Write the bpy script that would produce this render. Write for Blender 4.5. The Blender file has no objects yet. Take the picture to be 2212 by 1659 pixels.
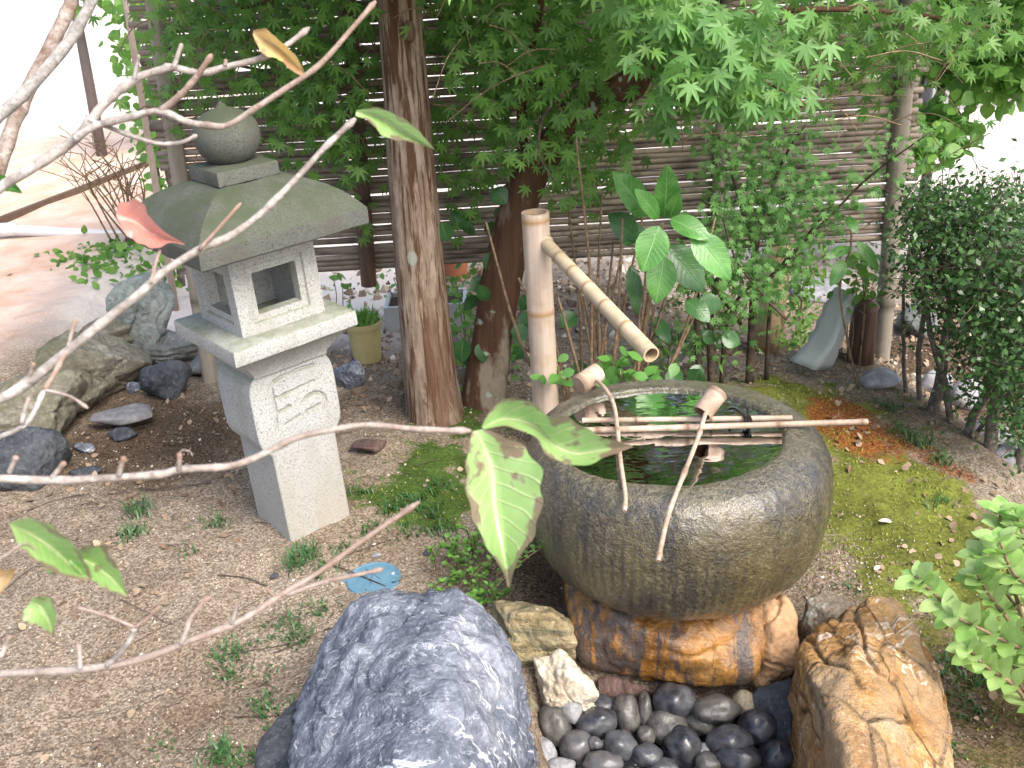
import bpy, bmesh, math, random
import numpy as np
from mathutils import Vector, Matrix

random.seed(7)
rng = np.random.default_rng(7)
sc = bpy.context.scene
COL = sc.collection

# ------------------------------------------------------------------ camera, sky, sun, exposure
FPX = 2150.0
TH = math.radians(24.8)
RO = math.radians(3.4)
CAM = np.array([0.0, 0.0, 1.5])
F_ = np.array([0, math.cos(TH), -math.sin(TH)])
R0_ = np.array([1.0, 0, 0])
U0_ = np.array([0, math.sin(TH), math.cos(TH)])
R_ = R0_ * math.cos(RO) - U0_ * math.sin(RO)
U_ = U0_ * math.cos(RO) + R0_ * math.sin(RO)

cam_data = bpy.data.cameras.new('camera')
cam = bpy.data.objects.new('camera', cam_data)
COL.objects.link(cam)
cam_data.sensor_width = 36.0
cam_data.lens = 36.0 * FPX / 2212.0
cam_data.clip_start = 0.05
cam_data.clip_end = 600.0
cam_data.dof.use_dof = True
cam_data.dof.focus_distance = 2.3
cam_data.dof.aperture_fstop = 16.0
cam.matrix_world = Matrix(((R_[0], U_[0], -F_[0], CAM[0]), (R_[1], U_[1], -F_[1], CAM[1]),
                           (R_[2], U_[2], -F_[2], CAM[2]), (0, 0, 0, 1)))
sc.camera = cam

SUN_EL = math.radians(50)
SUN_AZ = math.radians(140)          # compass-like: measured from +Y towards +X
world = bpy.data.worlds.new('World')
sc.world = world
world.use_nodes = True
wn = world.node_tree
wn.nodes.clear()
sky = wn.nodes.new('ShaderNodeTexSky')
sky.sky_type = 'NISHITA'
sky.sun_disc = False
sky.sun_elevation = SUN_EL
sky.sun_rotation = SUN_AZ
sky.air_density = 1.0
sky.dust_density = 5.0
sky.ozone_density = 1.0
bg = wn.nodes.new('ShaderNodeBackground')
bg.inputs['Strength'].default_value = 0.15
wo = wn.nodes.new('ShaderNodeOutputWorld')
wn.links.new(sky.outputs['Color'], bg.inputs['Color'])
wn.links.new(bg.outputs['Background'], wo.inputs['Surface'])

sun_d = bpy.data.lights.new('sun', 'SUN')
sun_d.energy = 1.4
sun_d.angle = math.radians(30)
sun_d.color = (1.0, 0.98, 0.95)
sun = bpy.data.objects.new('sun', sun_d)
COL.objects.link(sun)
sd = Vector((math.sin(SUN_AZ) * math.cos(SUN_EL), math.cos(SUN_AZ) * math.cos(SUN_EL), math.sin(SUN_EL)))
sun.rotation_euler = sd.to_track_quat('Z', 'Y').to_euler()

sc.view_settings.view_transform = 'Standard'
sc.view_settings.look = 'None'
sc.view_settings.exposure = 1.36
sc.view_settings.gamma = 1.0
sc.view_settings.use_curve_mapping = False
sc.cycles.use_denoising = True
sc.cycles.max_bounces = 8
sc.cycles.transparent_max_bounces = 12
sc.cycles.filter_width = 1.5

# ------------------------------------------------------------------ measuring helpers (photo measured at 2212 x 1659)
def ray(x, y):
    return F_ + R_ * ((x - 1106.0) / FPX) + U_ * ((829.5 - y) / FPX)
def at_d(x, y, d):
    return CAM + ray(x, y) * d
def at_z(x, y, z):
    r = ray(x, y)
    return CAM + r * ((z - CAM[2]) / r[2])
def at_y(x, y, Y):
    r = ray(x, y)
    return CAM + r * (Y / r[1])
def proj(p):
    q = np.asarray(p) - CAM
    w = q @ F_
    return 1106 + FPX * (q @ R_) / w, 829.5 - FPX * (q @ U_) / w, w

# ------------------------------------------------------------------ numpy gradient noise
_perm = rng.permutation(256)
_perm = np.concatenate([_perm, _perm, _perm])
_grad = rng.normal(size=(256, 3))
_grad /= np.linalg.norm(_grad, axis=1)[:, None]
def pnoise(p):
    p = np.asarray(p, float)
    i = np.floor(p).astype(int)
    f = p - i
    u = f * f * f * (f * (f * 6 - 15) + 10)
    i = i & 255
    out = np.zeros(len(p))
    for dx in (0, 1):
        for dy in (0, 1):
            for dz in (0, 1):
                h = _perm[_perm[_perm[(i[:, 0] + dx) & 255] + ((i[:, 1] + dy) & 255)] + ((i[:, 2] + dz) & 255)]
                g = _grad[h]
                d = ((f - np.array([dx, dy, dz])) * g).sum(1)
                w = (u[:, 0] if dx else 1 - u[:, 0]) * (u[:, 1] if dy else 1 - u[:, 1]) * (u[:, 2] if dz else 1 - u[:, 2])
                out += d * w
    return out * 1.6
def fbm(p, octv=4, gain=0.5):
    s = np.zeros(len(p)); a = 1.0; q = np.asarray(p, float).copy()
    for _ in range(octv):
        s += a * pnoise(q); a *= gain; q = q * 2.03 + 17.3
    return s
def sstep(a, b, x):
    t = np.clip((x - a) / (b - a), 0, 1)
    return t * t * (3 - 2 * t)

# ------------------------------------------------------------------ mesh helpers
def nrm(v):
    v = np.asarray(v, float)
    return v / max(np.linalg.norm(v), 1e-9)

class MB:
    def __init__(self):
        self.v = []; self.f = []; self.a = {}
        self.n = 0
    def add(self, verts, faces, **attr):
        verts = np.asarray(verts, float).reshape(-1, 3)
        off = self.n
        self.v.append(verts)
        self.f.extend([tuple(int(i) + off for i in f) for f in faces])
        for k in set(list(self.a) + list(attr)):
            self.a.setdefault(k, [np.zeros(off)] if off else [])
            val = attr.get(k, 0.0)
            self.a[k].append(np.broadcast_to(np.asarray(val, float), (len(verts),)).copy())
        self.n += len(verts)
        return self
    def tube(self, pts, r, n=8, caps=True, axis=None, **attr):
        pts = np.asarray(pts, float)
        m = len(pts)
        r = np.broadcast_to(np.asarray(r, float), (m,))
        tan = np.gradient(pts, axis=0)
        if axis is not None: tan = np.repeat(nrm(axis)[None], m, 0)
        tan /= np.maximum(np.linalg.norm(tan, axis=1)[:, None], 1e-9)
        ref = np.array([0, 0, 1.0]) if abs(tan[0][2]) < 0.9 else np.array([1.0, 0, 0])
        x = nrm(np.cross(tan[0], ref))
        V = []
        for i in range(m):
            x = nrm(x - tan[i] * (x @ tan[i]))
            y = np.cross(tan[i], x)
            a = np.linspace(0, 2 * math.pi, n, endpoint=False)
            V.append(pts[i] + r[i] * (np.cos(a)[:, None] * x + np.sin(a)[:, None] * y))
        V = np.concatenate(V)
        Fc = []
        for i in range(m - 1):
            for j in range(n):
                k = (j + 1) % n
                Fc.append((i * n + j, i * n + k, (i + 1) * n + k, (i + 1) * n + j))
        if caps:
            Fc.append(tuple(range(n - 1, -1, -1)))
            Fc.append(tuple((m - 1) * n + j for j in range(n)))
        return self.add(V, Fc, **attr)
    def box(self, lo, hi):
        x0, y0, z0 = lo; x1, y1, z1 = hi
        V = [(x0, y0, z0), (x1, y0, z0), (x1, y1, z0), (x0, y1, z0), (x0, y0, z1), (x1, y0, z1), (x1, y1, z1), (x0, y1, z1)]
        return self.add(V, [(0, 3, 2, 1), (4, 5, 6, 7), (0, 1, 5, 4), (1, 2, 6, 5), (2, 3, 7, 6), (3, 0, 4, 7)])
    def lathe(self, prof, n=48, center=(0, 0, 0), wob=None, close_top=False, close_bot=False):
        prof = np.asarray(prof, float)
        a = np.linspace(0, 2 * math.pi, n, endpoint=False)
        V = []
        for r, z in prof:
            V.append(np.stack([r * np.cos(a), r * np.sin(a), np.full(n, z)], 1))
        V = np.concatenate(V) + np.asarray(center, float)
        m = len(prof)
        Fc = []
        for i in range(m - 1):
            for j in range(n):
                k = (j + 1) % n
                Fc.append((i * n + j, i * n + k, (i + 1) * n + k, (i + 1) * n + j))
        if close_bot: Fc.append(tuple(range(n - 1, -1, -1)))
        if close_top: Fc.append(tuple((m - 1) * n + j for j in range(n)))
        return self.add(V, Fc)
    def mesh(self, name, mat=None, origin=(0, 0, 0), smooth=True, sharp=None):
        V = np.concatenate(self.v) - np.asarray(origin, float)
        me = bpy.data.meshes.new(name)
        me.from_pydata(V.tolist(), [], self.f)
        for k, lst in self.a.items():
            at = me.attributes.new(k, 'FLOAT', 'POINT')
            at.data.foreach_set('value', np.concatenate(lst).astype(np.float32))
        me.polygons.foreach_set('use_smooth', np.full(len(me.polygons), bool(smooth)))
        if sharp is not None and smooth:
            me.set_sharp_from_angle(angle=math.radians(sharp))
        if mat is not None: me.materials.append(mat)
        me.update()
        return me
    def build(self, name, mat=None, parent=None, origin=None, smooth=True, sharp=None):
        if origin is None:
            origin = tuple(parent.location) if parent is not None and parent.parent is None else (0, 0, 0)
            if parent is not None and parent.parent is not None:
                origin = tuple(np.array(parent.parent.location) + np.array(parent.location))
        me = self.mesh(name, mat, origin, smooth, sharp)
        o = bpy.data.objects.new(name, me)
        COL.objects.link(o)
        if parent is not None:
            o.parent = parent
        else:
            o.location = origin
        return o

def tag(o, label=None, cat=None, group=None, kind=None):
    if label: o['label'] = label
    if cat: o['category'] = cat
    if group: o['group'] = group
    if kind: o['kind'] = kind
    return o
def thing(name, label, cat, loc=(0, 0, 0), group=None):
    o = bpy.data.objects.new(name, None)
    o.empty_display_size = 0.1
    COL.objects.link(o)
    o.location = tuple(float(c) for c in loc)
    return tag(o, label, cat, group)

def smooth_path(pts, n=4):
    """Catmull-Rom through the points."""
    P = np.asarray(pts, float)
    if len(P) < 3: 
        t = np.linspace(0, 1, n + 1)[:, None]
        return P[0] * (1 - t) + P[-1] * t
    Q = np.vstack([2 * P[0] - P[1], P, 2 * P[-1] - P[-2]])
    out = []
    for i in range(1, len(Q) - 2):
        p0, p1, p2, p3 = Q[i - 1], Q[i], Q[i + 1], Q[i + 2]
        for t in np.linspace(0, 1, n, endpoint=False):
            out.append(0.5 * ((2 * p1) + (-p0 + p2) * t + (2 * p0 - 5 * p1 + 4 * p2 - p3) * t * t + (-p0 + 3 * p1 - 3 * p2 + p3) * t ** 3))
    out.append(P[-1])
    return np.array(out)

# ------------------------------------------------------------------ material helpers
class NT:
    def __init__(self, name):
        self.m = bpy.data.materials.new(name)
        self.m.use_nodes = True
        self.t = self.m.node_tree
        self.t.nodes.clear()
        self.out = self.t.nodes.new('ShaderNodeOutputMaterial')
        self.p = self.t.nodes.new('ShaderNodeBsdfPrincipled')
        self.t.links.new(self.p.outputs[0], self.out.inputs['Surface'])
        self.tc = self.t.nodes.new('ShaderNodeTexCoord')
        self.obj = self.tc.outputs['Object']
    def set(self, sock, val):
        if hasattr(val, 'is_linked'): self.t.links.new(val, sock)
        else: sock.default_value = val
    def P(self, **kw):
        names = dict(color='Base Color', rough='Roughness', spec='Specular IOR Level', trans='Transmission Weight', metal='Metallic', coat='Coat Weight', coat_rough='Coat Roughness', normal='Normal', alpha='Alpha', ior='IOR', sheen='Sheen Weight')
        for k, v in kw.items():
            if k == 'color' and isinstance(v, tuple) and len(v) == 3: v = (*v, 1)
            self.set(self.p.inputs[names[k]], v)
        return self
    def mapping(self, scale=(1, 1, 1), rot=(0, 0, 0), loc=(0, 0, 0), vec=None):
        n = self.t.nodes.new('ShaderNodeMapping')
        n.inputs['Scale'].default_value = scale
        n.inputs['Rotation'].default_value = rot
        n.inputs['Location'].default_value = loc
        self.t.links.new(vec or self.obj, n.inputs['Vector'])
        return n.outputs[0]
    def noise(self, scale, detail=4, rough=0.55, vec=None, dist=0.0):
        n = self.t.nodes.new('ShaderNodeTexNoise')
        n.inputs['Scale'].default_value = scale
        n.inputs['Detail'].default_value = detail
        n.inputs['Roughness'].default_value = rough
        n.inputs['Distortion'].default_value = dist
        self.t.links.new(vec or self.obj, n.inputs['Vector'])
        return n.outputs['Fac']
    def voronoi(self, scale, feature='F1', vec=None, out='Distance', rnd=1.0):
        n = self.t.nodes.new('ShaderNodeTexVoronoi')
        n.feature = feature
        n.inputs['Scale'].default_value = scale
        n.inputs['Randomness'].default_value = rnd
        self.t.links.new(vec or self.obj, n.inputs['Vector'])
        return n.outputs[out]
    def ramp(self, fac, stops, interp='LINEAR'):
        n = self.t.nodes.new('ShaderNodeValToRGB')
        n.color_ramp.interpolation = interp
        e = n.color_ramp.elements
        while len(e) < len(stops): e.new(0.5)
        for el, (p, c) in zip(e, stops):
            el.position = p
            if isinstance(c, (int, float)): c = (c, c, c)
            el.color = (*c[:3], 1)
        self.set(n.inputs['Fac'], fac)
        return n.outputs['Color']
    def mix(self, fac, a, b, blend='MIX'):
        n = self.t.nodes.new('ShaderNodeMix')
        n.data_type = 'RGBA'
        n.blend_type = blend
        n.clamp_factor = True
        def c4(v): return (*v, 1) if isinstance(v, tuple) and len(v) == 3 else v
        self.set(n.inputs[0], fac); self.set(n.inputs[6], c4(a)); self.set(n.inputs[7], c4(b))
        return n.outputs[2]
    def math(self, op, a, b=0.0, c=0.0, clamp=False):
        n = self.t.nodes.new('ShaderNodeMath')
        n.operation = op; n.use_clamp = clamp
        self.set(n.inputs[0], a); self.set(n.inputs[1], b)
        if len(n.inputs) > 2: self.set(n.inputs[2], c)
        return n.outputs[0]
    def attr(self, name):
        n = self.t.nodes.new('ShaderNodeAttribute')
        n.attribute_name = name
        return n.outputs['Fac']
    def rand(self):
        return self.t.nodes.new('ShaderNodeObjectInfo').outputs['Random']
    def bump(self, h, strength=0.5, dist=0.01, normal=None):
        n = self.t.nodes.new('ShaderNodeBump')
        n.inputs['Strength'].default_value = strength
        n.inputs['Distance'].default_value = dist
        self.set(n.inputs['Height'], h)
        if normal is not None: self.set(n.inputs['Normal'], normal)
        return n.outputs[0]
    def up(self):
        g = self.t.nodes.new('ShaderNodeNewGeometry')
        s = self.t.nodes.new('ShaderNodeSeparateXYZ')
        self.t.links.new(g.outputs['Normal'], s.inputs[0])
        return s.outputs['Z']
    def sep(self, vec=None):
        s = self.t.nodes.new('ShaderNodeSeparateXYZ')
        self.t.links.new(vec or self.obj, s.inputs[0])
        return s.outputs
    def translucent(self, color, fac):
        tr = self.t.nodes.new('ShaderNodeBsdfTranslucent')
        self.set(tr.inputs['Color'], (*color, 1) if isinstance(color, tuple) else color)
        mx = self.t.nodes.new('ShaderNodeMixShader')
        mx.inputs[0].default_value = fac
        self.t.links.new(self.p.outputs[0], mx.inputs[1])
        self.t.links.new(tr.outputs[0], mx.inputs[2])
        self.t.links.new(mx.outputs[0], self.out.inputs['Surface'])
        return self

def leaf_mat(name, dark, light, tl=0.35, rough=0.42, spot=None, tcol=None):
    k = NT(name)
    t = k.math('FRACT', k.math('ADD', k.attr('tint'), k.rand()))
    c = k.mix(t, dark, light)
    n = k.noise(40, 3)
    c = k.mix(k.ramp(n, [(0.35, 0.0), (0.7, 0.35)]), c, tuple(min(1, x * 1.5) for x in light))
    if spot:
        c = k.mix(k.ramp(k.noise(9, 3), [(0.62, 0.0), (0.7, 1.0)]), c, spot)
    k.P(color=c, rough=rough, spec=0.4, normal=k.bump(k.noise(120, 2), 0.2, 0.002))
    k.translucent(tcol if tcol else k.mix(0.5, c, tuple(min(1, x * 1.6) for x in light)), tl)
    return k.m

M = {}
# granite of the lantern
def granite(name, base, dark, lich, mossy):
    k = NT(name)
    sp = k.voronoi(420)
    c = k.mix(k.ramp(k.noise(170, 3, 0.75), [(0.40, 0.0), (0.6, 1.0)]), tuple(min(1, x * 1.05) for x in base), tuple(x * 0.80 for x in base))
    c = k.mix(k.ramp(k.noise(240, 2, 0.6), [(0.585, 0.0), (0.65, 0.85)]), c, dark)
    c = k.mix(k.ramp(k.noise(9, 5, 0.65, vec=k.mapping((1, 1, 0.35))), [(0.48, 0.0), (0.68, 0.65)]), c, tuple(x * f for x, f in zip(base, (.66, .62, .52))))
    if 'pale' in name: c = k.mix(k.math('MULTIPLY', k.ramp(k.sep()[2], [(0.0, 0.6), (0.30, 0.0)]), k.ramp(k.noise(12, 4), [(0.3, 0.4), (0.6, 1.0)])), c, (0.36, 0.315, 0.24))
    c = k.mix(k.ramp(k.noise(5, 4), [(0.3, 0.35), (0.7, 0.0)]), c, tuple(x * 0.7 for x in base))
    u = k.math('MULTIPLY', k.ramp(k.up(), [(0.1, 0.0), (0.75, 1.0)]), k.ramp(k.noise(14, 5, 0.65), [(0.3, 0.1), (0.62, 1.0)]))
    u = k.math('MULTIPLY', u, mossy)
    c = k.mix(u, c, k.mix(k.noise(60, 3), (0.05, 0.075, 0.03), lich))
    k.P(color=c, rough=0.85, spec=0.25, normal=k.bump(k.noise(300, 4, 0.7), 0.35, 0.004))
    return k.m
M['granite'] = granite('granite_pale', (0.41, 0.42, 0.405), (0.10, 0.10, 0.105), (0.22, 0.24, 0.15), 0.75)
M['granite_roof'] = granite('granite_weathered', (0.105, 0.11, 0.097), (0.02, 0.023, 0.02), (0.05, 0.055, 0.038), 0.85)

def basin_mat():
    k = NT('wet_basin_stone')
    streak = k.noise(30, 5, 0.65, vec=k.mapping((1, 1, 0.10)))
    grain = k.noise(120, 3, 0.8)
    sp = k.noise(62, 4, 0.8)
    c = k.mix(k.ramp(grain, [(0.38, 0.0), (0.62, 1.0)]), (0.012, 0.010, 0.005), (0.10, 0.08, 0.034))
    c = k.mix(k.ramp(sp, [(0.52, 0.0), (0.62, 0.75)]), c, (0.15, 0.13, 0.075))
    c = k.mix(k.ramp(streak, [(0.46, 0.0), (0.58, 0.85)]), c, (0.016, 0.015, 0.013))
    c = k.mix(k.ramp(k.noise(4.5, 4), [(0.45, 0.0), (0.65, 0.65)]), c, k.mix(grain, (0.055, 0.042, 0.011), (0.20, 0.155, 0.05)))
    up = k.ramp(k.up(), [(0.72, 0.0), (0.97, 1.0)])
    c = k.mix(k.math('MULTIPLY', up, 0.6), c, k.mix(k.ramp(grain, [(0.38, 0.0), (0.62, 1.0)]), (0.055, 0.048, 0.032), (0.20, 0.175, 0.125)))
    x, y, z = k.sep()[:3]
    x = k.math('ADD', x, 0.024); y = k.math('DIVIDE', k.math('ADD', y, 0.016), 0.90)
    rad = k.math('SQRT', k.math('ADD', k.math('MULTIPLY', x, x), k.math('MULTIPLY', y, y)))
    pool = k.ramp(rad, [(0.236, 1.0), (0.252, 0.0)])
    pool = k.math('MULTIPLY', pool, k.ramp(z, [(0.08, 0.0), (0.1, 1.0)]))
    c = k.mix(pool, c, k.mix(k.ramp(k.noise(9, 4), [(0.35, 0.0), (0.65, 1.0)]), (0.10, 0.105, 0.03), (0.26, 0.25, 0.09)))
    nb = k.bump(grain, 0.9, 0.006, k.bump(sp, 0.9, 0.011, k.bump(streak, 0.5, 0.012)))
    k.P(color=c, rough=k.ramp(k.noise(12, 4), [(0.3, 0.22), (0.7, 0.42)]), spec=0.7, coat=1.0, coat_rough=0.18,
        normal=nb)
    k.t.links.new(k.bump(sp, 0.45, 0.006, k.bump(grain, 0.35, 0.003)), k.p.inputs['Coat Normal'])
    return k.m
M['basin'] = basin_mat()

def water_mat():
    k = NT('basin_water')
    gl = k.t.nodes.new('ShaderNodeBsdfGlossy'); gl.inputs['Roughness'].default_value = 0.03
    tr = k.t.nodes.new('ShaderNodeBsdfTransparent'); tr.inputs['Color'].default_value = (0.50, 0.52, 0.26, 1)
    fr = k.t.nodes.new('ShaderNodeFresnel'); fr.inputs['IOR'].default_value = 1.2
    b = k.bump(k.noise(14, 2, vec=k.mapping((1, 2.2, 1))), 0.10, 0.01)
    k.t.links.new(b, gl.inputs['Normal']); k.t.links.new(b, fr.inputs['Normal'])
    df = k.t.nodes.new('ShaderNodeBsdfDiffuse'); k.t.links.new(k.mix(k.ramp(k.noise(8, 4), [(0.35, 0.0), (0.65, 1.0)]), (0.040, 0.044, 0.016), (0.10, 0.102, 0.042)), df.inputs['Color'])
    mk = k.t.nodes.new('ShaderNodeMixShader'); mk.inputs[0].default_value = 0.62
    k.t.links.new(tr.outputs[0], mk.inputs[1]); k.t.links.new(df.outputs[0], mk.inputs[2])
    mx = k.t.nodes.new('ShaderNodeMixShader')
    k.t.links.new(fr.outputs[0], mx.inputs[0]); k.t.links.new(mk.outputs[0], mx.inputs[1]); k.t.links.new(gl.outputs[0], mx.inputs[2])
    k.t.links.new(mx.outputs[0], k.out.inputs['Surface'])
    return k.m
M['water'] = water_mat()

def bamboo_mat(name, a, b, stain, vert=(30, 30, 1.2), st=0.5, rough=0.5):
    k = NT(name)
    s = k.noise(1.0, 4, 0.6, vec=k.mapping(vert))
    c = k.mix(k.ramp(s, [(0.3, 0.0), (0.7, 1.0)]), a, b)
    c = k.mix(k.ramp(k.noise(11, 4, 0.6), [(0.5, 0.0), (0.72, st)]), c, stain)
    c = k.mix(k.attr('node'), c, stain)
    k.P(color=c, rough=rough, spec=0.35, normal=k.bump(s, 0.2, 0.003))
    return k.m
M['bamboo'] = bamboo_mat('bamboo_post_pale', (0.44, 0.34, 0.26), (0.60, 0.50, 0.42), (0.36, 0.22, 0.10), (60, 60, 2))
M['bamboo_pipe'] = bamboo_mat('bamboo_pipe_tan', (0.42, 0.33, 0.21), (0.55, 0.46, 0.33), (0.26, 0.17, 0.09), (14, 14, 14))
M['bamboo_dry'] = bamboo_mat('bamboo_dry_stick', (0.30, 0.215, 0.15), (0.52, 0.42, 0.34), (0.14, 0.085, 0.05), (45, 45, 45), 0.75)
M['slat'] = bamboo_mat('weathered_slat', (0.155, 0.122, 0.094), (0.345, 0.285, 0.23), (0.06, 0.046, 0.036), (0.9, 40, 40), 0.7, 0.6)
M['fpost'] = bamboo_mat('weathered_fence_post', (0.20, 0.17, 0.13), (0.34, 0.31, 0.26), (0.11, 0.10, 0.07), (30, 30, 1.5), 0.6, 0.6)

def plain(name, col, rough=0.6, var=0.3, scale=30, bump=0.3, col2=None):
    k = NT(name)
    c = k.mix(k.ramp(k.noise(scale, 4, 0.6), [(0.3, 0.0), (0.7, 1.0)]), col, col2 or tuple(x * (1 - var) for x in col))
    k.P(color=c, rough=rough, spec=0.3, normal=k.bump(k.noise(scale * 4, 3), bump, 0.003))
    return k.m
M['cord'] = plain('black_palm_cord', (0.015, 0.012, 0.01), 0.8, 0.3, 200)
M['hole'] = plain('dark_hollow', (0.03, 0.022, 0.014), 0.9)

def bark_cedar():
    k = NT('cedar_bark')
    v = k.mapping((1, 1, 0.075))
    s = k.noise(44, 5, 0.7, vec=v, dist=0.5)
    s2 = k.noise(75, 4, 0.6, vec=v)
    gray = k.mix(k.ramp(k.noise(42, 5, 0.7, vec=k.mapping((1, 1, 0.3))), [(0.35, 0.0), (0.65, 1.0)]), (0.19, 0.14, 0.10), (0.38, 0.30, 0.235))
    c = k.mix(k.ramp(s, [(0.49, 0.0), (0.56, 1.0)]), gray, k.mix(s2, (0.05, 0.027, 0.016), (0.15, 0.08, 0.047)))
    big = k.ramp(k.noise(7, 4, 0.6, vec=k.mapping((1, 1, 0.18))), [(0.50, 0.0), (0.6, 0.75)])
    c = k.mix(big, c, k.mix(s2, (0.07, 0.038, 0.023), (0.17, 0.095, 0.06)))
    lic = k.ramp(k.voronoi(9, vec=k.mapping((1, 1, 0.7))), [(0.12, 1.0), (0.17, 0.0)])
    c = k.mix(k.math('MULTIPLY', lic, k.ramp(k.noise(6, 2), [(0.5, 0.0), (0.58, 0.8)])), c, (0.36, 0.40, 0.34))
    k.P(color=c, rough=0.9, spec=0.15, normal=k.bump(s, 0.8, 0.012, k.bump(s2, 0.5, 0.004)))
    return k.m
M['cedar'] = bark_cedar()
def bark_maple():
    k = NT('maple_bark')
    v = k.mapping((1, 1, 0.06))
    s = k.noise(60, 4, 0.6, vec=v)
    c = k.mix(s, (0.035, 0.019, 0.012), (0.16, 0.085, 0.05))
    pale = k.ramp(k.noise(9, 4, 0.65, vec=k.mapping((1, 1, 0.35))), [(0.52, 0.0), (0.6, 0.9)])
    c = k.mix(k.math('MULTIPLY', pale, k.ramp(k.sep()[2], [(0.35, 1.0), (0.9, 0.1)])), c, k.mix(k.noise(70, 3), (0.25, 0.21, 0.16), (0.36, 0.31, 0.24)))
    lic = k.ramp(k.noise(16, 2, 0.4), [(0.66, 0.0), (0.69, 0.85)])
    c = k.mix(lic, c, (0.38, 0.43, 0.37))
    k.P(color=c, rough=0.85, spec=0.2, normal=k.bump(s, 0.7, 0.008))
    return k.m
M['maple_bark'] = bark_maple()
def twig_mat(name, a, b):
    k = NT(name)
    c = k.mix(k.ramp(k.noise(40, 5, 0.7), [(0.38, 0.0), (0.62, 1.0)]), a, b)
    c = k.mix(k.ramp(k.noise(230, 3, 0.7), [(0.5, 0.0), (0.7, 0.6)]), c, tuple(x * 0.45 for x in a))
    c = k.mix(k.math('MULTIPLY', k.ramp(k.noise(75, 3), [(0.56, 0.0), (0.66, 1.0)]), 0.6), c, tuple(min(1, x * 1.35) for x in b))
    c = k.mix(k.math('MULTIPLY', k.attr('young'), 0.75), c, k.mix(k.noise(150, 3), (0.19, 0.085, 0.045), (0.36, 0.20, 0.12)))
    k.P(color=c, rough=0.7, spec=0.3, normal=k.bump(k.noise(260, 4, 0.7), 0.7, 0.002))
    return k.m
M['dogwood'] = twig_mat('dogwood_bark', (0.20, 0.185, 0.17), (0.40, 0.385, 0.365))
M['dogwood_limb'] = twig_mat('dogwood_limb_bark', (0.15, 0.10, 0.07), (0.34, 0.30, 0.27))
M['stem'] = twig_mat('brown_stem', (0.13, 0.085, 0.05), (0.27, 0.19, 0.12))
M['stem_dark'] = twig_mat('dark_stem', (0.04, 0.028, 0.02), (0.11, 0.08, 0.06))
M['bush_bark'] = twig_mat('bush_trunk', (0.09, 0.075, 0.06), (0.22, 0.19, 0.16))

M['maple_leaf'] = leaf_mat('maple_leaf', (0.05, 0.14, 0.03), (0.14, 0.30, 0.08), 0.38)
M['maple_dark'] = leaf_mat('maple_leaf_inner', (0.045, 0.13, 0.026), (0.15, 0.30, 0.06), 0.45)
M['hyd_leaf'] = leaf_mat('hydrangea_leaf_fallback', (0.06, 0.17, 0.035), (0.11, 0.27, 0.055), 0.3)
M['shrub_leaf'] = leaf_mat('bright_shrub_leaf', (0.15, 0.33, 0.06), (0.40, 0.53, 0.22), 0.3, 0.35)
M['bush_leaf'] = leaf_mat('dark_bush_leaf', (0.014, 0.045, 0.016), (0.07, 0.15, 0.04), 0.22, 0.28)
M['back_leaf'] = leaf_mat('background_tree_leaf', (0.07, 0.20, 0.04), (0.2, 0.38, 0.08), 0.45)
M['hedge_leaf'] = leaf_mat('yard_hedge_leaf', (0.04, 0.12, 0.02), (0.15, 0.30, 0.05), 0.35)
M['small_leaf'] = leaf_mat('creeper_leaf', (0.05, 0.15, 0.025), (0.15, 0.31, 0.055), 0.3)
M['grass'] = leaf_mat('grass_blade', (0.022, 0.075, 0.02), (0.055, 0.135, 0.035), 0.2)
M['moss'] = leaf_mat('moss_tip', (0.08, 0.11, 0.016), (0.25, 0.29, 0.05), 0.2, 0.8)
M['litter'] = leaf_mat('dead_leaf', (0.10, 0.055, 0.03), (0.33, 0.25, 0.17), 0.1, 0.7)
M['cedar_leaf'] = leaf_mat('cedar_needles', (0.015, 0.05, 0.012), (0.04, 0.1, 0.025), 0.1, 0.6)
M['pale_leaf'] = plain('pale_fallen_leaf', (0.62, 0.5, 0.4), 0.6, 0.2, 60)

def big_leaf(name, a, b, edge, spots, vein):
    """leaf with cross (u, -1..1) and length (w, 0..1) attributes: veins, browned rim, blotches"""
    k = NT(name)
    u = k.attr('u'); w = k.attr('w')
    au = k.math('ABSOLUTE', u)
    c = k.mix(k.ramp(k.noise(22, 3), [(0.3, 0.0), (0.7, 1.0)]), a, b)
    side = k.math('SINE', k.math('MULTIPLY', k.math('SUBTRACT', w, k.math('MULTIPLY', au, 0.22)), 62.0))
    vn = k.ramp(side, [(0.86, 0.0), (1.0, 0.5)])
    mid = k.ramp(au, [(0.025, 1.0), (0.07, 0.0)])
    c = k.mix(vn, c, vein)
    c = k.mix(mid, c, vein)
    if spots:
        e = k.math('ADD', k.math('MULTIPLY', au, 0.24), k.math('MULTIPLY', k.ramp(w, [(0.78, 0.0), (1.0, 1.0)]), 0.22))
        s = k.ramp(k.math('ADD', k.noise(44, 3, 0.6), e), [(0.675, 0.0), (0.73, 0.9)])
        c = k.mix(s, c, spots)
    c = k.mix(k.ramp(k.math('ADD', au, k.math('MULTIPLY', k.noise(60, 2), 0.16)), [(1.0, 0.0), (1.06, 0.8)]), c, edge)
    h = k.math('ADD', k.math('MULTIPLY', vn, -1.0), k.math('MULTIPLY', mid, -1.2))
    k.P(color=c, rough=0.3, spec=0.55, normal=k.bump(h, 0.5, 0.003, k.bump(k.noise(90, 3), 0.25, 0.003)))
    k.translucent(k.mix(0.5, c, b), 0.3)
    return k.m
M['dog_green'] = big_leaf('dogwood_leaf_green', (0.20, 0.38, 0.10), (0.40, 0.55, 0.25), (0.36, 0.25, 0.15), (0.20, 0.12, 0.105), (0.58, 0.62, 0.36))
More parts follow.
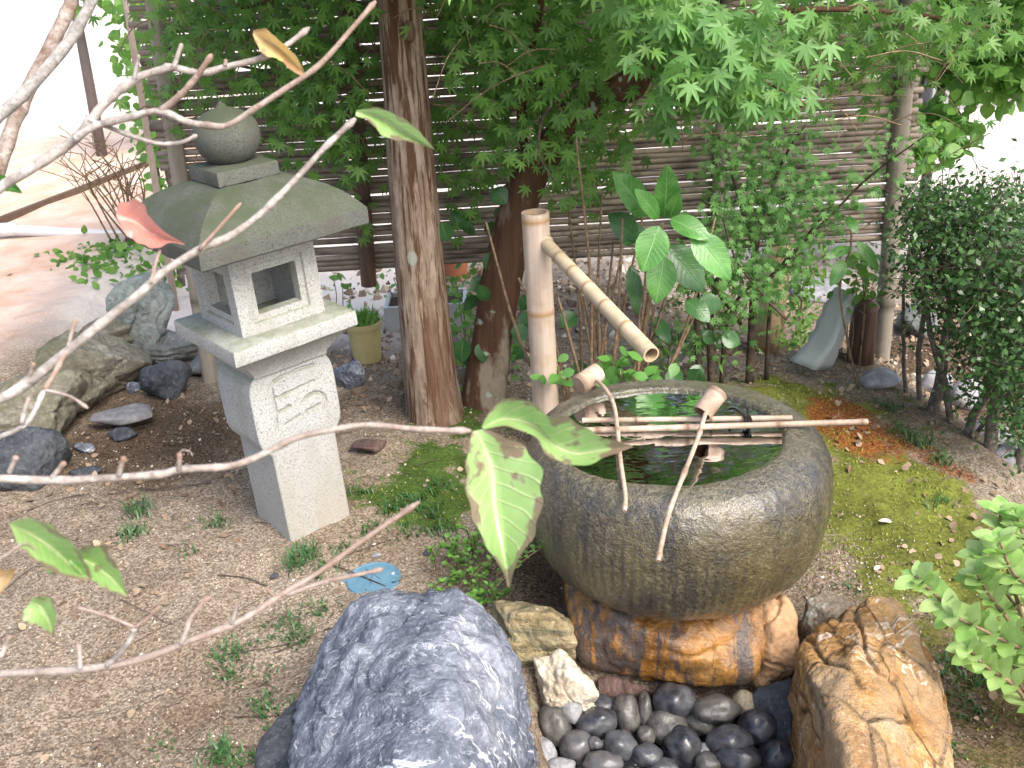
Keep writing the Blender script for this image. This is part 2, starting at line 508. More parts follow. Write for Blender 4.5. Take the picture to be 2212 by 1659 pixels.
M['dog_red'] = big_leaf('dogwood_leaf_red', (0.52, 0.19, 0.15), (0.62, 0.33, 0.28), (0.6, 0.27, 0.13), None, (0.68, 0.42, 0.36))
M['dog_yellow'] = big_leaf('dogwood_leaf_yellow', (0.58, 0.38, 0.28), (0.66, 0.52, 0.14), (0.42, 0.2, 0.12), (0.40, 0.22, 0.15), (0.7, 0.5, 0.3))
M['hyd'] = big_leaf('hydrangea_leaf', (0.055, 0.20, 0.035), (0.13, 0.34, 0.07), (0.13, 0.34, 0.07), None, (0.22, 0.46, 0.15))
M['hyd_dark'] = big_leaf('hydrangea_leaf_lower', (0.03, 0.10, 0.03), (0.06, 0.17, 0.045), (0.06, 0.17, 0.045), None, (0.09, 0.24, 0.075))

def rock_mat(name, cols, scale=6, vein=None, vein_scale=3.0, rough=0.8, layer=None, wet=0.0, moss=0.0, bump=0.7, stretch=(1, 1, 1), lichen=0.0, streak=None, crack=0.0):
    k = NT(name)
    v = k.mapping(stretch)
    n1 = k.noise(scale, 7, 0.68, vec=v, dist=0.2)
    n2 = k.noise(scale * 6, 5, 0.65, vec=v)
    N = len(cols)
    c = k.ramp(n1, [(0.28 + 0.44 * i / max(1, N - 1), cols[i]) for i in range(N)])
    c = k.mix(k.ramp(n2, [(0.35, 0.5), (0.6, 0.0)]), c, tuple(x * 0.45 for x in cols[0]))
    c = k.mix(k.ramp(k.noise(scale * 14, 3, 0.7), [(0.55, 0.0), (0.75, 0.5)]), c, tuple(min(1, x * 1.5) for x in cols[-1]))
    if streak:
        st = k.ramp(k.noise(15, 5, 0.7, vec=k.mapping((1, 0.3, 0.2), loc=(.3, 0, 0)), dist=0.3), [(0.49, 0.0), (0.55, 0.88)])
        c = k.mix(st, c, streak)
    if vein:
        w = k.noise(vein_scale, 5, 0.6, dist=1.2)
        d = k.math('ABSOLUTE', k.math('SUBTRACT', w, 0.5))
        c = k.mix(k.math('MULTIPLY', k.ramp(d, [(0.003, 0.9), (0.009, 0.0)]), k.ramp(k.noise(3.1, 2), [(0.42, 0.0), (0.5, 1.0)])), c, vein)
        w2 = k.noise(vein_scale * 5, 4, 0.6, dist=0.5)
        d2 = k.math('ABSOLUTE', k.math('SUBTRACT', w2, 0.54))
        c = k.mix(k.math('MULTIPLY', k.ramp(d2, [(0.0, 0.5), (0.012, 0.0)]), k.ramp(k.noise(5, 2), [(0.45, 0.0), (0.6, 1.0)])), c, vein)
    nb = k.bump(n2, bump, 0.016, k.bump(n1, bump * 0.6, 0.03, k.bump(k.noise(scale * 22, 4, 0.75), bump * 0.7, 0.004)))
    if crack:
        vc = k.voronoi(crack, 'DISTANCE_TO_EDGE', vec=k.mapping((1, 0.55, 1), vec=None))
        cr = k.ramp(vc, [(0.0, 1.0), (0.045, 0.0)])
        c = k.mix(k.math('MULTIPLY', cr, 0.8), c, (0.06, 0.03, 0.012))
        nb = k.bump(k.math('MULTIPLY', cr, -1.0), 0.6, 0.01, nb)
    if layer:
        l = k.noise(layer[1], 4, 0.6, vec=k.mapping(layer[0]), dist=0.3)
        c = k.mix(k.ramp(l, [(0.45, 0.0), (0.6, 0.65)]), c, layer[2])
        nb = k.bump(l, 0.6, 0.015, nb)
    if lichen:
        c = k.mix(k.ramp(k.noise(10, 3, 0.5), [(0.66 - lichen * 0.1, 0.0), (0.7 - lichen * 0.1, 0.9)]), c, (0.50, 0.55, 0.50))
    if moss:
        mm = k.math('MULTIPLY', k.ramp(k.up(), [(0.2, 0.0), (0.7, 1.0)]), k.ramp(k.noise(7, 4), [(0.4, 0.0), (0.6, moss)]))
        c = k.mix(mm, c, k.mix(k.noise(50, 3), (0.04, 0.055, 0.015), (0.10, 0.12, 0.035)))
    r = k.ramp(k.noise(14, 4), [(0.35, rough * (1 - wet)), (0.7, rough)]) if wet else rough
    k.P(color=c, rough=r, spec=0.5 if wet else 0.25, normal=nb)
    return k.m
M['blue_rock'] = rock_mat('blue_grey_boulder', [(0.05, 0.06, 0.083), (0.10, 0.117, 0.153), (0.18, 0.20, 0.247), (0.30, 0.325, 0.378), (0.43, 0.45, 0.49)], 6, (0.66, 0.68, 0.72), 3.2, 0.75, bump=0.9)
M['dark_rock'] = rock_mat('dark_slaty_rock', [(0.03, 0.034, 0.04), (0.07, 0.078, 0.09), (0.13, 0.14, 0.15)], 7, None, rough=0.7)
M['orange_wet'] = rock_mat('wet_orange_rock', [(0.085, 0.036, 0.009), (0.21, 0.092, 0.018), (0.33, 0.16, 0.038), (0.30, 0.18, 0.075)], 6, None, rough=0.5, wet=0.6, streak=(0.05, 0.045, 0.045), bump=0.5)
M['peach_rock'] = rock_mat('peach_rock', [(0.28, 0.15, 0.065), (0.46, 0.29, 0.16), (0.52, 0.36, 0.22)], 4, None, rough=0.6, bump=0.4)
M['orange_slab'] = rock_mat('orange_layered_slab', [(0.13, 0.06, 0.02), (0.33, 0.165, 0.05), (0.44, 0.26, 0.10), (0.54, 0.42, 0.27)], 6, (0.66, 0.56, 0.46), 2.2, 0.8, layer=((1.0, 0.25, 1.0), 10, (0.30, 0.22, 0.14)), bump=0.9, crack=9.0)
M['tan_rock'] = rock_mat('tan_layered_rock', [(0.13, 0.115, 0.07), (0.32, 0.25, 0.13), (0.44, 0.35, 0.22), (0.5, 0.44, 0.34)], 6, None, rough=0.75, layer=((0.4, 0.4, 3.0), 9, (0.17, 0.19, 0.13)))
M['white_rock'] = rock_mat('cream_rock', [(0.36, 0.27, 0.16), (0.60, 0.54, 0.44), (0.68, 0.63, 0.55)], 4, None, rough=0.85, bump=0.6)
M['lichen_rock'] = rock_mat('lichened_brown_rock', [(0.13, 0.105, 0.075), (0.24, 0.20, 0.15), (0.32, 0.28, 0.22)], 8, None, lichen=0.9)
M['wood_wet'] = rock_mat('purplish_wet_wood', [(0.05, 0.028, 0.024), (0.13, 0.075, 0.062), (0.22, 0.15, 0.125)], 12, None, rough=0.55, wet=0.5, stretch=(4, 0.5, 1))
M['green_stone'] = rock_mat('greenish_stone', [(0.09, 0.09, 0.06), (0.2, 0.19, 0.13), (0.3, 0.28, 0.2)], 9, None)
M['mossy_rock'] = rock_mat('mossy_garden_rock', [(0.10, 0.09, 0.07), (0.23, 0.215, 0.17), (0.38, 0.36, 0.30)], 6, None, moss=0.45, layer=((0.5, 0.5, 3), 7, (0.11, 0.095, 0.065)))
M['grey_layer'] = rock_mat('grey_layered_stone', [(0.10, 0.11, 0.11), (0.22, 0.235, 0.23), (0.36, 0.37, 0.36)], 6, None, layer=((0.6, 0.6, 3), 8, (0.13, 0.14, 0.13)))
M['teal_rock'] = rock_mat('blue_green_upright_stone', [(0.13, 0.14, 0.12), (0.25, 0.29, 0.27), (0.38, 0.42, 0.40), (0.44, 0.38, 0.28)], 5, None, moss=0.3)
M['slate'] = rock_mat('grey_slate', [(0.17, 0.165, 0.17), (0.23, 0.225, 0.23), (0.28, 0.275, 0.28)], 5, None, rough=0.7, bump=0.25)
M['paving'] = rock_mat('pale_paving_stone', [(0.22, 0.22, 0.235), (0.32, 0.32, 0.335), (0.40, 0.40, 0.42)], 4, None, bump=0.3)

def pebble_mat():
    k = NT('river_pebble')
    r = k.rand()
    c = k.ramp(r, [(0.0, (0.014, 0.015, 0.020)), (0.35, (0.03, 0.033, 0.040)), (0.7, (0.055, 0.058, 0.064)), (1.0, (0.085, 0.08, 0.075))])
    c = k.mix(k.ramp(k.noise(28, 4, 0.6), [(0.4, 0.0), (0.75, 0.5)]), c, k.mix(0.5, c, (0.3, 0.3, 0.31)))
    c = k.mix(k.ramp(k.noise(120, 3, 0.7), [(0.5, 0.0), (0.8, 0.4)]), c, (0.02, 0.02, 0.024))
    k.P(color=c, rough=k.ramp(k.noise(16, 3), [(0.4, 0.14), (0.6, 0.45)]), spec=0.5, normal=k.bump(k.noise(70, 4), 0.25, 0.004))
    return k.m
M['pebble'] = pebble_mat()
M['pebble_light'] = rock_mat('light_grey_pebble', [(0.17, 0.175, 0.185), (0.26, 0.265, 0.27), (0.33, 0.33, 0.33)], 14, None, rough=0.6, bump=0.2)
M['pebble_tan'] = rock_mat('tan_pebble', [(0.22, 0.19, 0.12), (0.36, 0.31, 0.21), (0.42, 0.38, 0.28)], 14, None, rough=0.6, bump=0.3)
M['pebble_brown'] = rock_mat('brownish_grey_pebble', [(0.05, 0.048, 0.045), (0.09, 0.086, 0.08), (0.125, 0.12, 0.108)], 12, None, rough=0.4, wet=0.4, bump=0.2)

def ground_mat():
    k = NT('garden_ground')
    n = k.noise(2.2, 5, 0.6)
    g = k.noise(170, 3, 0.75)
    vg = k.voronoi(210, out='Color')
    sx = k.t.nodes.new('ShaderNodeSeparateColor'); k.t.links.new(vg, sx.inputs[0])
    grain = k.math('MULTIPLY', k.math('ADD', g, sx.outputs[0]), 0.5)
    sand = k.ramp(grain, [(0.28, (0.125, 0.098, 0.071)), (0.5, (0.22, 0.178, 0.134)), (0.75, (0.37, 0.315, 0.25))])
    sand = k.mix(k.ramp(n, [(0.42, 0.0), (0.66, 0.75)]), sand, k.ramp(grain, [(0.3, (0.07, 0.048, 0.031)), (0.7, (0.185, 0.132, 0.09))]))
    moss_n = k.math('ADD', k.attr('moss'), k.math('MULTIPLY', k.math('SUBTRACT', k.noise(9, 6, 0.7), 0.53), 2.2))
    mossc = k.ramp(k.math('ADD', k.math('MULTIPLY', k.noise(110, 3, 0.7), 0.6), k.math('MULTIPLY', k.noise(11, 3), 0.4)), [(0.3, (0.045, 0.045, 0.013)), (0.5, (0.115, 0.13, 0.026)), (0.75, (0.24, 0.265, 0.055))])
    mossc = k.mix(k.attr('green'), mossc, k.ramp(k.math('ADD', k.math('MULTIPLY', k.noise(110, 3, 0.7), 0.6), k.math('MULTIPLY', k.noise(11, 3), 0.4)), [(0.3, (0.02, 0.032, 0.008)), (0.5, (0.045, 0.085, 0.018)), (0.75, (0.10, 0.17, 0.035))]))
    c = k.mix(k.ramp(moss_n, [(0.42, 0.0), (0.62, 1.0)]), sand, mossc)
    rust_n = k.math('ADD', k.attr('rust'), k.math('MULTIPLY', k.math('SUBTRACT', k.noise(8, 6, 0.7), 0.5), 1.2))
    c = k.mix(k.ramp(rust_n, [(0.45, 0.0), (0.65, 0.9)]), c, k.ramp(grain, [(0.3, (0.085, 0.024, 0.006)), (0.7, (0.30, 0.105, 0.03))]))
    dark_n = k.math('ADD', k.attr('humus'), k.math('MULTIPLY', k.math('SUBTRACT', k.noise(7, 5, 0.65), 0.5), 0.9))
    c = k.mix(k.ramp(dark_n, [(0.4, 0.0), (0.7, 0.85)]), c, k.ramp(grain, [(0.3, (0.03, 0.02, 0.012)), (0.7, (0.12, 0.08, 0.05))]))
    yard = k.mix(k.ramp(k.noise(0.9, 4), [(0.35, 0.0), (0.65, 1.0)]), (0.66, 0.58, 0.52), (0.74, 0.69, 0.64))
    yard = k.mix(k.ramp(g, [(0.3, 0.35), (0.7, 0.0)]), yard, (0.42, 0.36, 0.31))
    c = k.mix(k.attr('yard'), c, yard)
    orange = k.mix(k.ramp(k.noise(5, 5), [(0.35, 0.0), (0.65, 1.0)]), (0.62, 0.40, 0.29), (0.74, 0.58, 0.47))
    c = k.mix(k.attr('path'), c, orange)
    h = k.math('ADD', grain, k.math('MULTIPLY', k.noise(60, 4, 0.7), 0.6))
    k.P(color=c, rough=0.95, spec=0.12, normal=k.bump(h, 0.9, 0.006, k.bump(k.noise(18, 4), 0.6, 0.02)))
    return k.m
M['ground'] = ground_mat()
M['gravel'] = plain('loose_grit', (0.36, 0.30, 0.235), 0.9, 0.5, 60, 0.2, (0.20, 0.15, 0.11))
M['fish'] = plain('blue_glazed_plate', (0.075, 0.165, 0.24), 0.5, 0.3, 40, 0.2, (0.11, 0.215, 0.29))
M['fish_dark'] = plain('blue_plate_groove', (0.04, 0.085, 0.13), 0.6)
M['pot_y'] = plain('yellow_plastic_pot', (0.50, 0.42, 0.20), 0.5, 0.2, 15)
M['pot_o'] = plain('terracotta_pot', (0.52, 0.2, 0.1), 0.7, 0.25, 15)
M['saucer'] = plain('pale_saucer', (0.6, 0.58, 0.58), 0.5, 0.1)
M['planter'] = plain('grey_planter', (0.48, 0.49, 0.48), 0.6, 0.15)
M['soil'] = plain('pot_soil', (0.06, 0.04, 0.025), 0.95)
M['pipe'] = plain('white_pipe', (0.62, 0.63, 0.66), 0.35, 0.08, 8, 0.05)
M['timber'] = plain('timber_edge', (0.12, 0.08, 0.055), 0.8, 0.4, 12)
M['pole_dark'] = plain('dark_pole', (0.09, 0.085, 0.085), 0.6, 0.3, 6, 0.2, (0.16, 0.13, 0.12))
M['pole_tan'] = plain('bamboo_stake', (0.46, 0.36, 0.29), 0.6, 0.2, 20)
M['tan_board'] = bamboo_mat('tan_round_post', (0.42, 0.30, 0.17), (0.56, 0.43, 0.27), (0.22, 0.13, 0.06), (6, 6, 40), 0.4)
M['brown_post'] = bamboo_mat('brown_wood_post', (0.06, 0.035, 0.025), (0.17, 0.10, 0.075), (0.03, 0.02, 0.015), (40, 40, 2), 0.5)
def sheet_mat():
    k = NT('translucent_sheet')
    c = k.mix(k.ramp(k.noise(7, 4), [(0.35, 0.0), (0.7, 1.0)]), (0.52, 0.57, 0.55), (0.68, 0.72, 0.71))
    k.P(color=c, rough=0.4, spec=0.4)
    k.translucent(c, 0.4)
    return k.m
M['sheet'] = sheet_mat()
M['shed'] = bamboo_mat('shed_board', (0.22, 0.22, 0.23), (0.34, 0.33, 0.34), (0.14, 0.14, 0.15), (20, 20, 1), 0.4)
M['flower'] = plain('blue_flower', (0.05, 0.09, 0.6), 0.6)

# ------------------------------------------------------------------ ground sheet
def axis(lo, hi, step, far, g=1.16):
    core = list(np.arange(lo, hi + 1e-6, step))
    s = step; x = core[-1]; up = []
    while x < far:
        s *= g; x += s; up.append(x)
    s = step; x = core[0]; dn = []
    while x > -far:
        s *= g; x -= s; dn.append(x)
    return np.array(dn[::-1] + core + up)
def blob(x, y, cx, cy, rx, ry):
    return np.exp(-(((x - cx) / rx) ** 2 + ((y - cy) / ry) ** 2))
def bank(x, y):
    """0 on the garden plateau, 1 past the bank at the right and behind the basin"""
    e = 1.22 + 0.10 * np.sin(y * 3.0) + 0.06 * (y - 2.4)
    right = sstep(0.0, 0.45, x - e)
    back = sstep(0.0, 0.5, y - 3.3) * sstep(0.5, 1.0, x)
    return np.maximum(right, back)
PIT = dict(x0=0.03, x1=0.60, y0=1.15, y1=1.66)
def gz(x, y):
    x = np.asarray(x, float); y = np.asarray(y, float)
    sh = x.shape
    x = x.ravel(); y = y.ravel()
    near = np.exp(-((x / 6) ** 2 + ((y - 2.5) / 6) ** 2))
    z = 0.028 * fbm(np.stack([x * 1.1, y * 1.1, np.zeros_like(x)], 1), 3) * near
    z += 0.010 * fbm(np.stack([x * 7, y * 7, np.full_like(x, 3.1)], 1), 3) * near
    z += 0.07 * blob(x, y, 0.85, 2.75, 0.45, 0.5) 
    mfield = np.clip(blob(x, y, 1.0, 2.25, 0.28, 0.45) + .8 * blob(x, y, 0.75, 2.95, 0.55, 0.3) + .8 * blob(x, y, -0.27, 2.55, 0.24, 0.27) + .6 * blob(x, y, 1.05, 1.75, .22, .5), 0, 1)
    z += 0.016 * mfield * np.abs(fbm(np.stack([x * 11, y * 11, np.full_like(x, 8.8)], 1), 3))
    z -= 0.24 * bank(x, y) * np.clip(1.2 - 0.1 * y, 0.5, 1)
    pit = sstep(PIT['x0'] - 0.05, PIT['x0'] + 0.05, x) * (1 - sstep(PIT['x1'] - 0.03, PIT['x1'] + 0.08, x)) * sstep(PIT['y0'] - 0.2, PIT['y0'], y) * (1 - sstep(PIT['y1'] - 0.02, PIT['y1'] + 0.08, y))
    z -= 0.16 * pit
    lft = sstep(0.0, 0.25, -(x + 1.62)) * sstep(1.2, 2.2, y)
    z += 0.12 * lft * np.exp(-np.maximum(0, y - 9) / 6) * np.exp(-np.maximum(0, -x - 8) / 6)
    z -= 0.05 * sstep(3.4, 4.2, y) * (1 - lft)
    return z.reshape(sh)
def gz1(x, y):
    return float(gz(np.array([x]), np.array([y]))[0])
def on_ground(px, py, it=12):
    z = 0.0
    for _ in range(it):
        p = at_z(px, py, z)
        z = 0.5 * z + 0.5 * gz1(p[0], p[1])
    p = at_z(px, py, z)
    return np.array([p[0], p[1], gz1(p[0], p[1])])

gx = axis(-2.3, 2.3, 0.0165, 150); gy = axis(1.0, 4.3, 0.0165, 160)
GX, GY = np.meshgrid(gx, gy)
GZ = gz(GX, GY)
nx, ny = len(gx), len(gy)
gv = np.stack([GX.ravel(), GY.ravel(), GZ.ravel()], 1)
idx = np.arange(nx * ny).reshape(ny, nx)
gf = np.stack([idx[:-1, :-1].ravel(), idx[:-1, 1:].ravel(), idx[1:, 1:].ravel(), idx[1:, :-1].ravel()], 1)
x, y = gv[:, 0], gv[:, 1]
moss_a = np.clip(0.95 * blob(x, y, 1.0, 2.25, 0.28, 0.45) + 0.75 * blob(x, y, 0.75, 2.95, 0.55, 0.3) + 1.0 * blob(x, y, -0.27, 2.55, 0.24, 0.27)
                 + 0.5 * blob(x, y, 1.05, 1.75, 0.22, 0.5) + 0.55 * blob(x, y, -0.15, 2.95, 0.3, 0.15) + 0.35 * blob(x, y, 0.9, 1.4, 0.3, 0.3), 0, 1)
rust_a = np.clip(0.95 * blob(x, y, 1.02, 2.72, 0.14, 0.28) + 0.5 * blob(x, y, 1.22, 2.45, 0.12, 0.3), 0, 1)
humus_a = np.clip(0.85 * blob(x, y, -1.2, 2.95, 0.45, 0.45) + 0.7 * bank(x, y) * (y < 4) + 0.8 * blob(x, y, 0.05, 2.2, 0.2, 0.3) + 0.55 * blob(x, y, -0.5, 3.1, 0.5, 0.2) + 0.9 * blob(x, y, 0.3, 1.4, 0.4, 0.4) + 0.9 * blob(x, y, 1.05, 1.5, 0.3, 0.35), 0, 1)
yard_a = np.clip(np.where(x < -.35, sstep(3.5, 4.3, y + 0.15 * fbm(gv * np.array([2, 2, 0]), 3)), sstep(4.2, 5.8, y + 0.4 * fbm(gv * np.array([2, 2, 0]), 3))) * sstep(-2.6, -1.6, x) + sstep(5.6, 6.6, y) + sstep(2.5, 4.5, np.abs(x)) * (y < 3.5) * (x > 0), 0, 1)
path_a = sstep(0.0, 0.5, -(x + 1.75)) * (1 - sstep(7.0, 12.0, y)) * sstep(2.5, 3.9, y + 0.3 * fbm(gv * np.array([2, 2, 0]), 3))
ground = MB()
ground.v = [gv]; ground.n = len(gv); ground.f = [tuple(r) for r in gf.tolist()]
ground.a = dict(green=[np.clip(1.2 - 1.2 * sstep(.1, .8, x), 0, .9)], moss=[moss_a], rust=[rust_a], humus=[humus_a], yard=[yard_a], path=[path_a])
g = ground.build('ground', M['ground'])
tag(g, kind='structure')

# ------------------------------------------------------------------ rocks
_ico = {}
def ico(n):
    if n not in _ico:
        bm = bmesh.new()
        bmesh.ops.create_icosphere(bm, subdivisions=n, radius=1.0)
        v = np.array([w.co[:] for w in bm.verts]); f = [tuple(q.index for q in p.verts) for p in bm.faces]
        bm.free(); _ico[n] = (v, f)
    return _ico[n]
def hull_planes(pts):
    bm = bmesh.new()
    for p in pts: bm.verts.new(tuple(p))
    bmesh.ops.convex_hull(bm, input=bm.verts)
    bm.verts.ensure_lookup_table(); bm.normal_update()
    c = np.mean([v.co[:] for v in bm.verts if v.link_faces], axis=0)
    N = []; D = []
    for f in bm.faces:
        n = np.array(f.normal[:]); d = n @ (np.array(f.verts[0].co[:]) - c)
        if d < 0: n, d = -n, -d
        if d > 1e-5: N.append(n); D.append(d)
    bm.free()
    return c, np.array(N), np.array(D)
def rock_mesh(pts, n=5, k=16.0, amp=0.01, freq=8.0, ridge=0.0, rfreq=6.0, seed=0, layer=0.0, lfreq=20.0, ldir=(0, 0, 1), grow=1.03, rstretch=(1, 1, 1)):
    c, N, D = hull_planes(pts)
    dv, f = ico(n)
    q = np.maximum(0, dv @ N.T) / D
    r = 1.0 / np.maximum((q ** k).sum(1), 1e-12) ** (1 / k)
    p = dv * r[:, None] * grow
    s = seed * 7.31
    disp = amp * fbm(p * freq + s, 5, 0.55)
    if ridge: disp -= ridge * np.exp(-(pnoise(p * np.array(rstretch) * rfreq + s + 5) / 0.055) ** 2)
    if layer:
        t = p @ nrm(ldir) * lfreq + 1.2 * pnoise(p * 4 + s)
        disp += layer * (np.abs((t % 1.0) - 0.5) * 2 - 0.5)
    p = p + dv * disp[:, None]
    return p + c, f
def rock(name, pts, mat, label=None, cat='rock', parent=None, group=None, **kw):
    v, f = rock_mesh(pts, **kw)
    base = np.array([v[:, 0].mean(), v[:, 1].mean(), v[:, 2].min()])
    mb = MB().add(v, f)
    o = mb.build(name, mat, parent, None if parent else base)
    if label: tag(o, label, cat, group)
    return o
def ell_pts(c, size, rot=0.0, n=22, seed=0, tilt=(0, 0)):
    """points on a rough ellipsoid for a small stone: size = full extents"""
    r = np.random.default_rng(seed + 100)
    d = r.normal(size=(n, 3)); d /= np.linalg.norm(d, axis=1)[:, None]
    p = d * np.asarray(size) / 2 * r.uniform(0.86, 1.1, (n, 1))
    m = np.array(Matrix.Rotation(rot, 3, 'Z') @ Matrix.Rotation(tilt[0], 3, 'X') @ Matrix.Rotation(tilt[1], 3, 'Y'))
    return p @ m.T + np.asarray(c)

# large blue-grey boulder in front
def Pz(lst): return [at_z(a, b, c) for a, b, c in lst]
bl = Pz([(765, 1296, 0.20), (860, 1284, 0.24), (915, 1266, 0.26), (985, 1278, 0.26), (1058, 1335, 0.22), (1104, 1398, 0.2), (1140, 1490, 0.14), (1120, 1640, 0.1),
         (712, 1340, 0.16), (702, 1410, 0.13), (655, 1445, 0.10), (642, 1570, 0.10), (620, 1700, 0.12), (1100, 1800, 0.12), (820, 1420, 0.30), (950, 1500, 0.33), (1020, 1420, 0.29), (760, 1600, 0.26), (860, 1780, 0.30), (1060, 1650, 0.24)])
bl += [np.array([p[0] * 0.98, p[1] + 0.02, -0.12]) for p in bl[:14]]
rock('boulder', bl, M['blue_rock'], 'large blue-grey boulder with white veins in front of the basin', 'boulder', n=6, k=34, amp=0.022, freq=8, ridge=0.014, rfreq=7, seed=1, grow=1.05)
dr = Pz([(542, 1665, 0.06), (556, 1590, 0.07), (640, 1500, 0.07), (690, 1500, 0.08), (700, 1700, 0.1), (540, 1760, 0.06)])
dr += [p * np.array([1, 1, 0]) - np.array([0, 0, 0.1]) for p in dr]
rock('rock', dr, M['dark_rock'], 'dark charcoal rock leaning against the left foot of the blue-grey boulder', n=5, amp=0.014, freq=9, seed=2)
# tan layered rock left of the basin foot
tr_ = Pz([(1066, 1300, 0.10), (1180, 1296, 0.13), (1245, 1345, 0.11), (1250, 1400, 0.07), (1105, 1330, 0.14), (1200, 1330, 0.15), (1090, 1420, 0.04), (1240, 1424, 0.03)])
tr_ += [p - np.array([0, -0.03, 0.14]) for p in tr_]
rock('rock', tr_, M['tan_rock'], 'tan layered rock with a green band between the blue-grey boulder and the wet orange rock', n=6, k=22, amp=0.014, freq=14, layer=0.010, lfreq=30, seed=3)
wr = Pz([(1155, 1425, 0.05), (1215, 1410, 0.07), (1262, 1455, 0.05), (1296, 1500, 0.02), (1276, 1520, 0.0), (1185, 1515, 0.0), (1170, 1470, 0.04), (1225, 1455, 0.08)])
wr += [p - np.array([0, -0.03, 0.12]) for p in wr]
rock('rock', wr, M['white_rock'], 'cream white broken rock beside the black pebbles, below the tan layered rock', n=6, k=30, amp=0.013, freq=16, ridge=.006, rfreq=14, seed=4)
for i, (px, py, w, h) in enumerate([(1150, 1478, 30, 75), (1144, 1528, 40, 60)]):
    p = at_z(px, py, -0.03)
    rock('stone', ell_pts(p, (w / 1000, w / 1000, h / 800), 0.2, seed=40 + i), M['green_stone'], ['narrow greenish stone wedged upright behind the cream white rock', 'short olive stone standing between the boulder and the cream white rock'][i], 'stone', n=4, amp=0.006, freq=20, seed=5 + i)
# wet orange rock under the basin
ow = Pz([(1225, 1330, 0.115), (1600, 1335, 0.125), (1640, 1420, 0.07), (1630, 1480, 0.02), (1500, 1480, 0.0), (1390, 1462, 0.0), (1290, 1452, 0.01), (1250, 1420, 0.04), (1300, 1350, 0.12), (1560, 1350, 0.125), (1450, 1400, 0.11)])
ow += [np.array([p[0], p[1] + 0.16, -0.10]) for p in ow[:8]] + [np.array([0.12, 2.1, 0.155]), np.array([0.6, 2.1, 0.155]), np.array([0.15, 1.75, 0.155]), np.array([0.55, 1.75, 0.155]), np.array([0.1, 2.1, -0.1]), np.array([0.62, 2.1, -0.1])]
rock('rock', ow, M['orange_wet'], 'wet orange brown rock with dark streaks directly under the stone basin', n=6, k=34, amp=0.010, freq=12, ridge=.007, rfreq=8, seed=6)
pr = Pz([(1640, 1300, 0.14), (1690, 1275, 0.16), (1722, 1310, 0.14), (1732, 1370, 0.09), (1728, 1435, 0.04), (1640, 1478, 0.0), (1615, 1400, 0.06), (1680, 1360, 0.13)])
pr += [p + np.array([-0.01, 0.06, -0.14]) for p in pr]
rock('rock', pr, M['peach_rock'], 'smooth peach coloured rock at the right end of the wet orange rock', n=6, k=14, amp=0.013, freq=11, ridge=.010, rfreq=9, seed=7)
ww = Pz([(1285, 1460, 0.0), (1330, 1455, 0.0), (1420, 1490, -0.02), (1440, 1520, -0.06), (1330, 1515, -0.05), (1290, 1500, -0.03)])
ww += [p + np.array([0, 0.05, -0.08]) for p in ww]
rock('wet_wood', ww, M['wood_wet'], 'purplish brown ridged wet wood under the lip of the orange rock', 'wood', n=5, amp=0.01, freq=14, layer=0.005, lfreq=60, ldir=(1, 0.3, 0.2), seed=8)
dk = Pz([(1632, 1480, 0.0), (1720, 1462, 0.02), (1728, 1540, -0.05), (1710, 1640, -0.09), (1640, 1560, -0.07), (1620, 1520, -0.03), (1680, 1500, 0.0)])
dk += [p + np.array([0, 0.04, -0.10]) for p in dk]
rock('rock', dk, M['dark_rock'], 'dark wet rock in the corner between the orange slab and the wet orange rock', n=5, amp=0.01, freq=10, seed=9)
# tall orange slab on the right
sl = Pz([(1741, 1376, 0.14), (1800, 1350, 0.17), (1880, 1296, 0.18), (1940, 1300, 0.17), (1968, 1347, 0.15), (2028, 1452, 0.12), (2052, 1600, 0.10), (2070, 1760, 0.12), (1720, 1420, 0.12),
         (1765, 1490, 0.20), (1810, 1500, 0.23), (1822, 1580, 0.23), (1838, 1700, 0.24), (1900, 1780, 0.24), (1850, 1400, 0.22), (1930, 1450, 0.20)])
sl += Pz([(1715, 1480, 0.0), (1706, 1620, -0.08), (1720, 1750, -0.12), (2060, 1700, -0.05), (2010, 1480, -0.02), (1940, 1330, -0.02), (1750, 1400, -0.05)])
rock('rock', sl, M['orange_slab'], 'large cracked orange slab of rock standing at the right of the pebbles', n=6, k=60, amp=0.013, freq=12, ridge=0.016, rfreq=11, seed=11, rstretch=(1.3, .4, .8))
lr = Pz([(1742, 1300, 0.10), (1790, 1275, 0.11), (1838, 1300, 0.10), (1838, 1370, 0.06), (1745, 1375, 0.06), (1790, 1320, 0.13)])
lr += [p + np.array([0, 0.05, -0.16]) for p in lr]
rock('rock', lr, M['lichen_rock'], 'grey brown rock with a white lichen patch behind the orange slab', n=6, k=22, amp=0.016, freq=14, seed=12)

# stones along the left edge of the garden and around the lantern
def quick_rock(px, py, size, mat, label, rot=0.0, z=None, seed=0, up=0.3, cat='rock', n=6, tilt=(0, 0), **kw):
    p = on_ground(px, py)
    c = np.array([p[0], p[1] + size[1] * 0.35, p[2] + size[2] * up])
    return rock('rock' if cat == 'rock' else cat, ell_pts(c, size, rot, seed=seed, tilt=tilt), mat, label, cat, n=n, seed=seed, **kw)
quick_rock(50, 985, (0.58, 0.38, 0.30), M['mossy_rock'], 'big moss covered rock at the lower end of the row edging the path', 0.7, seed=21, k=26, amp=0.016, freq=8, ridge=.010, rfreq=6, layer=.012, lfreq=14, up=0.3)
quick_rock(175, 880, (0.50, 0.34, 0.29), M['mossy_rock'], 'mossy layered rock in the middle of the row edging the path', 0.8, seed=22, k=26, amp=0.016, freq=8, ridge=.010, rfreq=6, layer=0.014, lfreq=14, up=0.35)
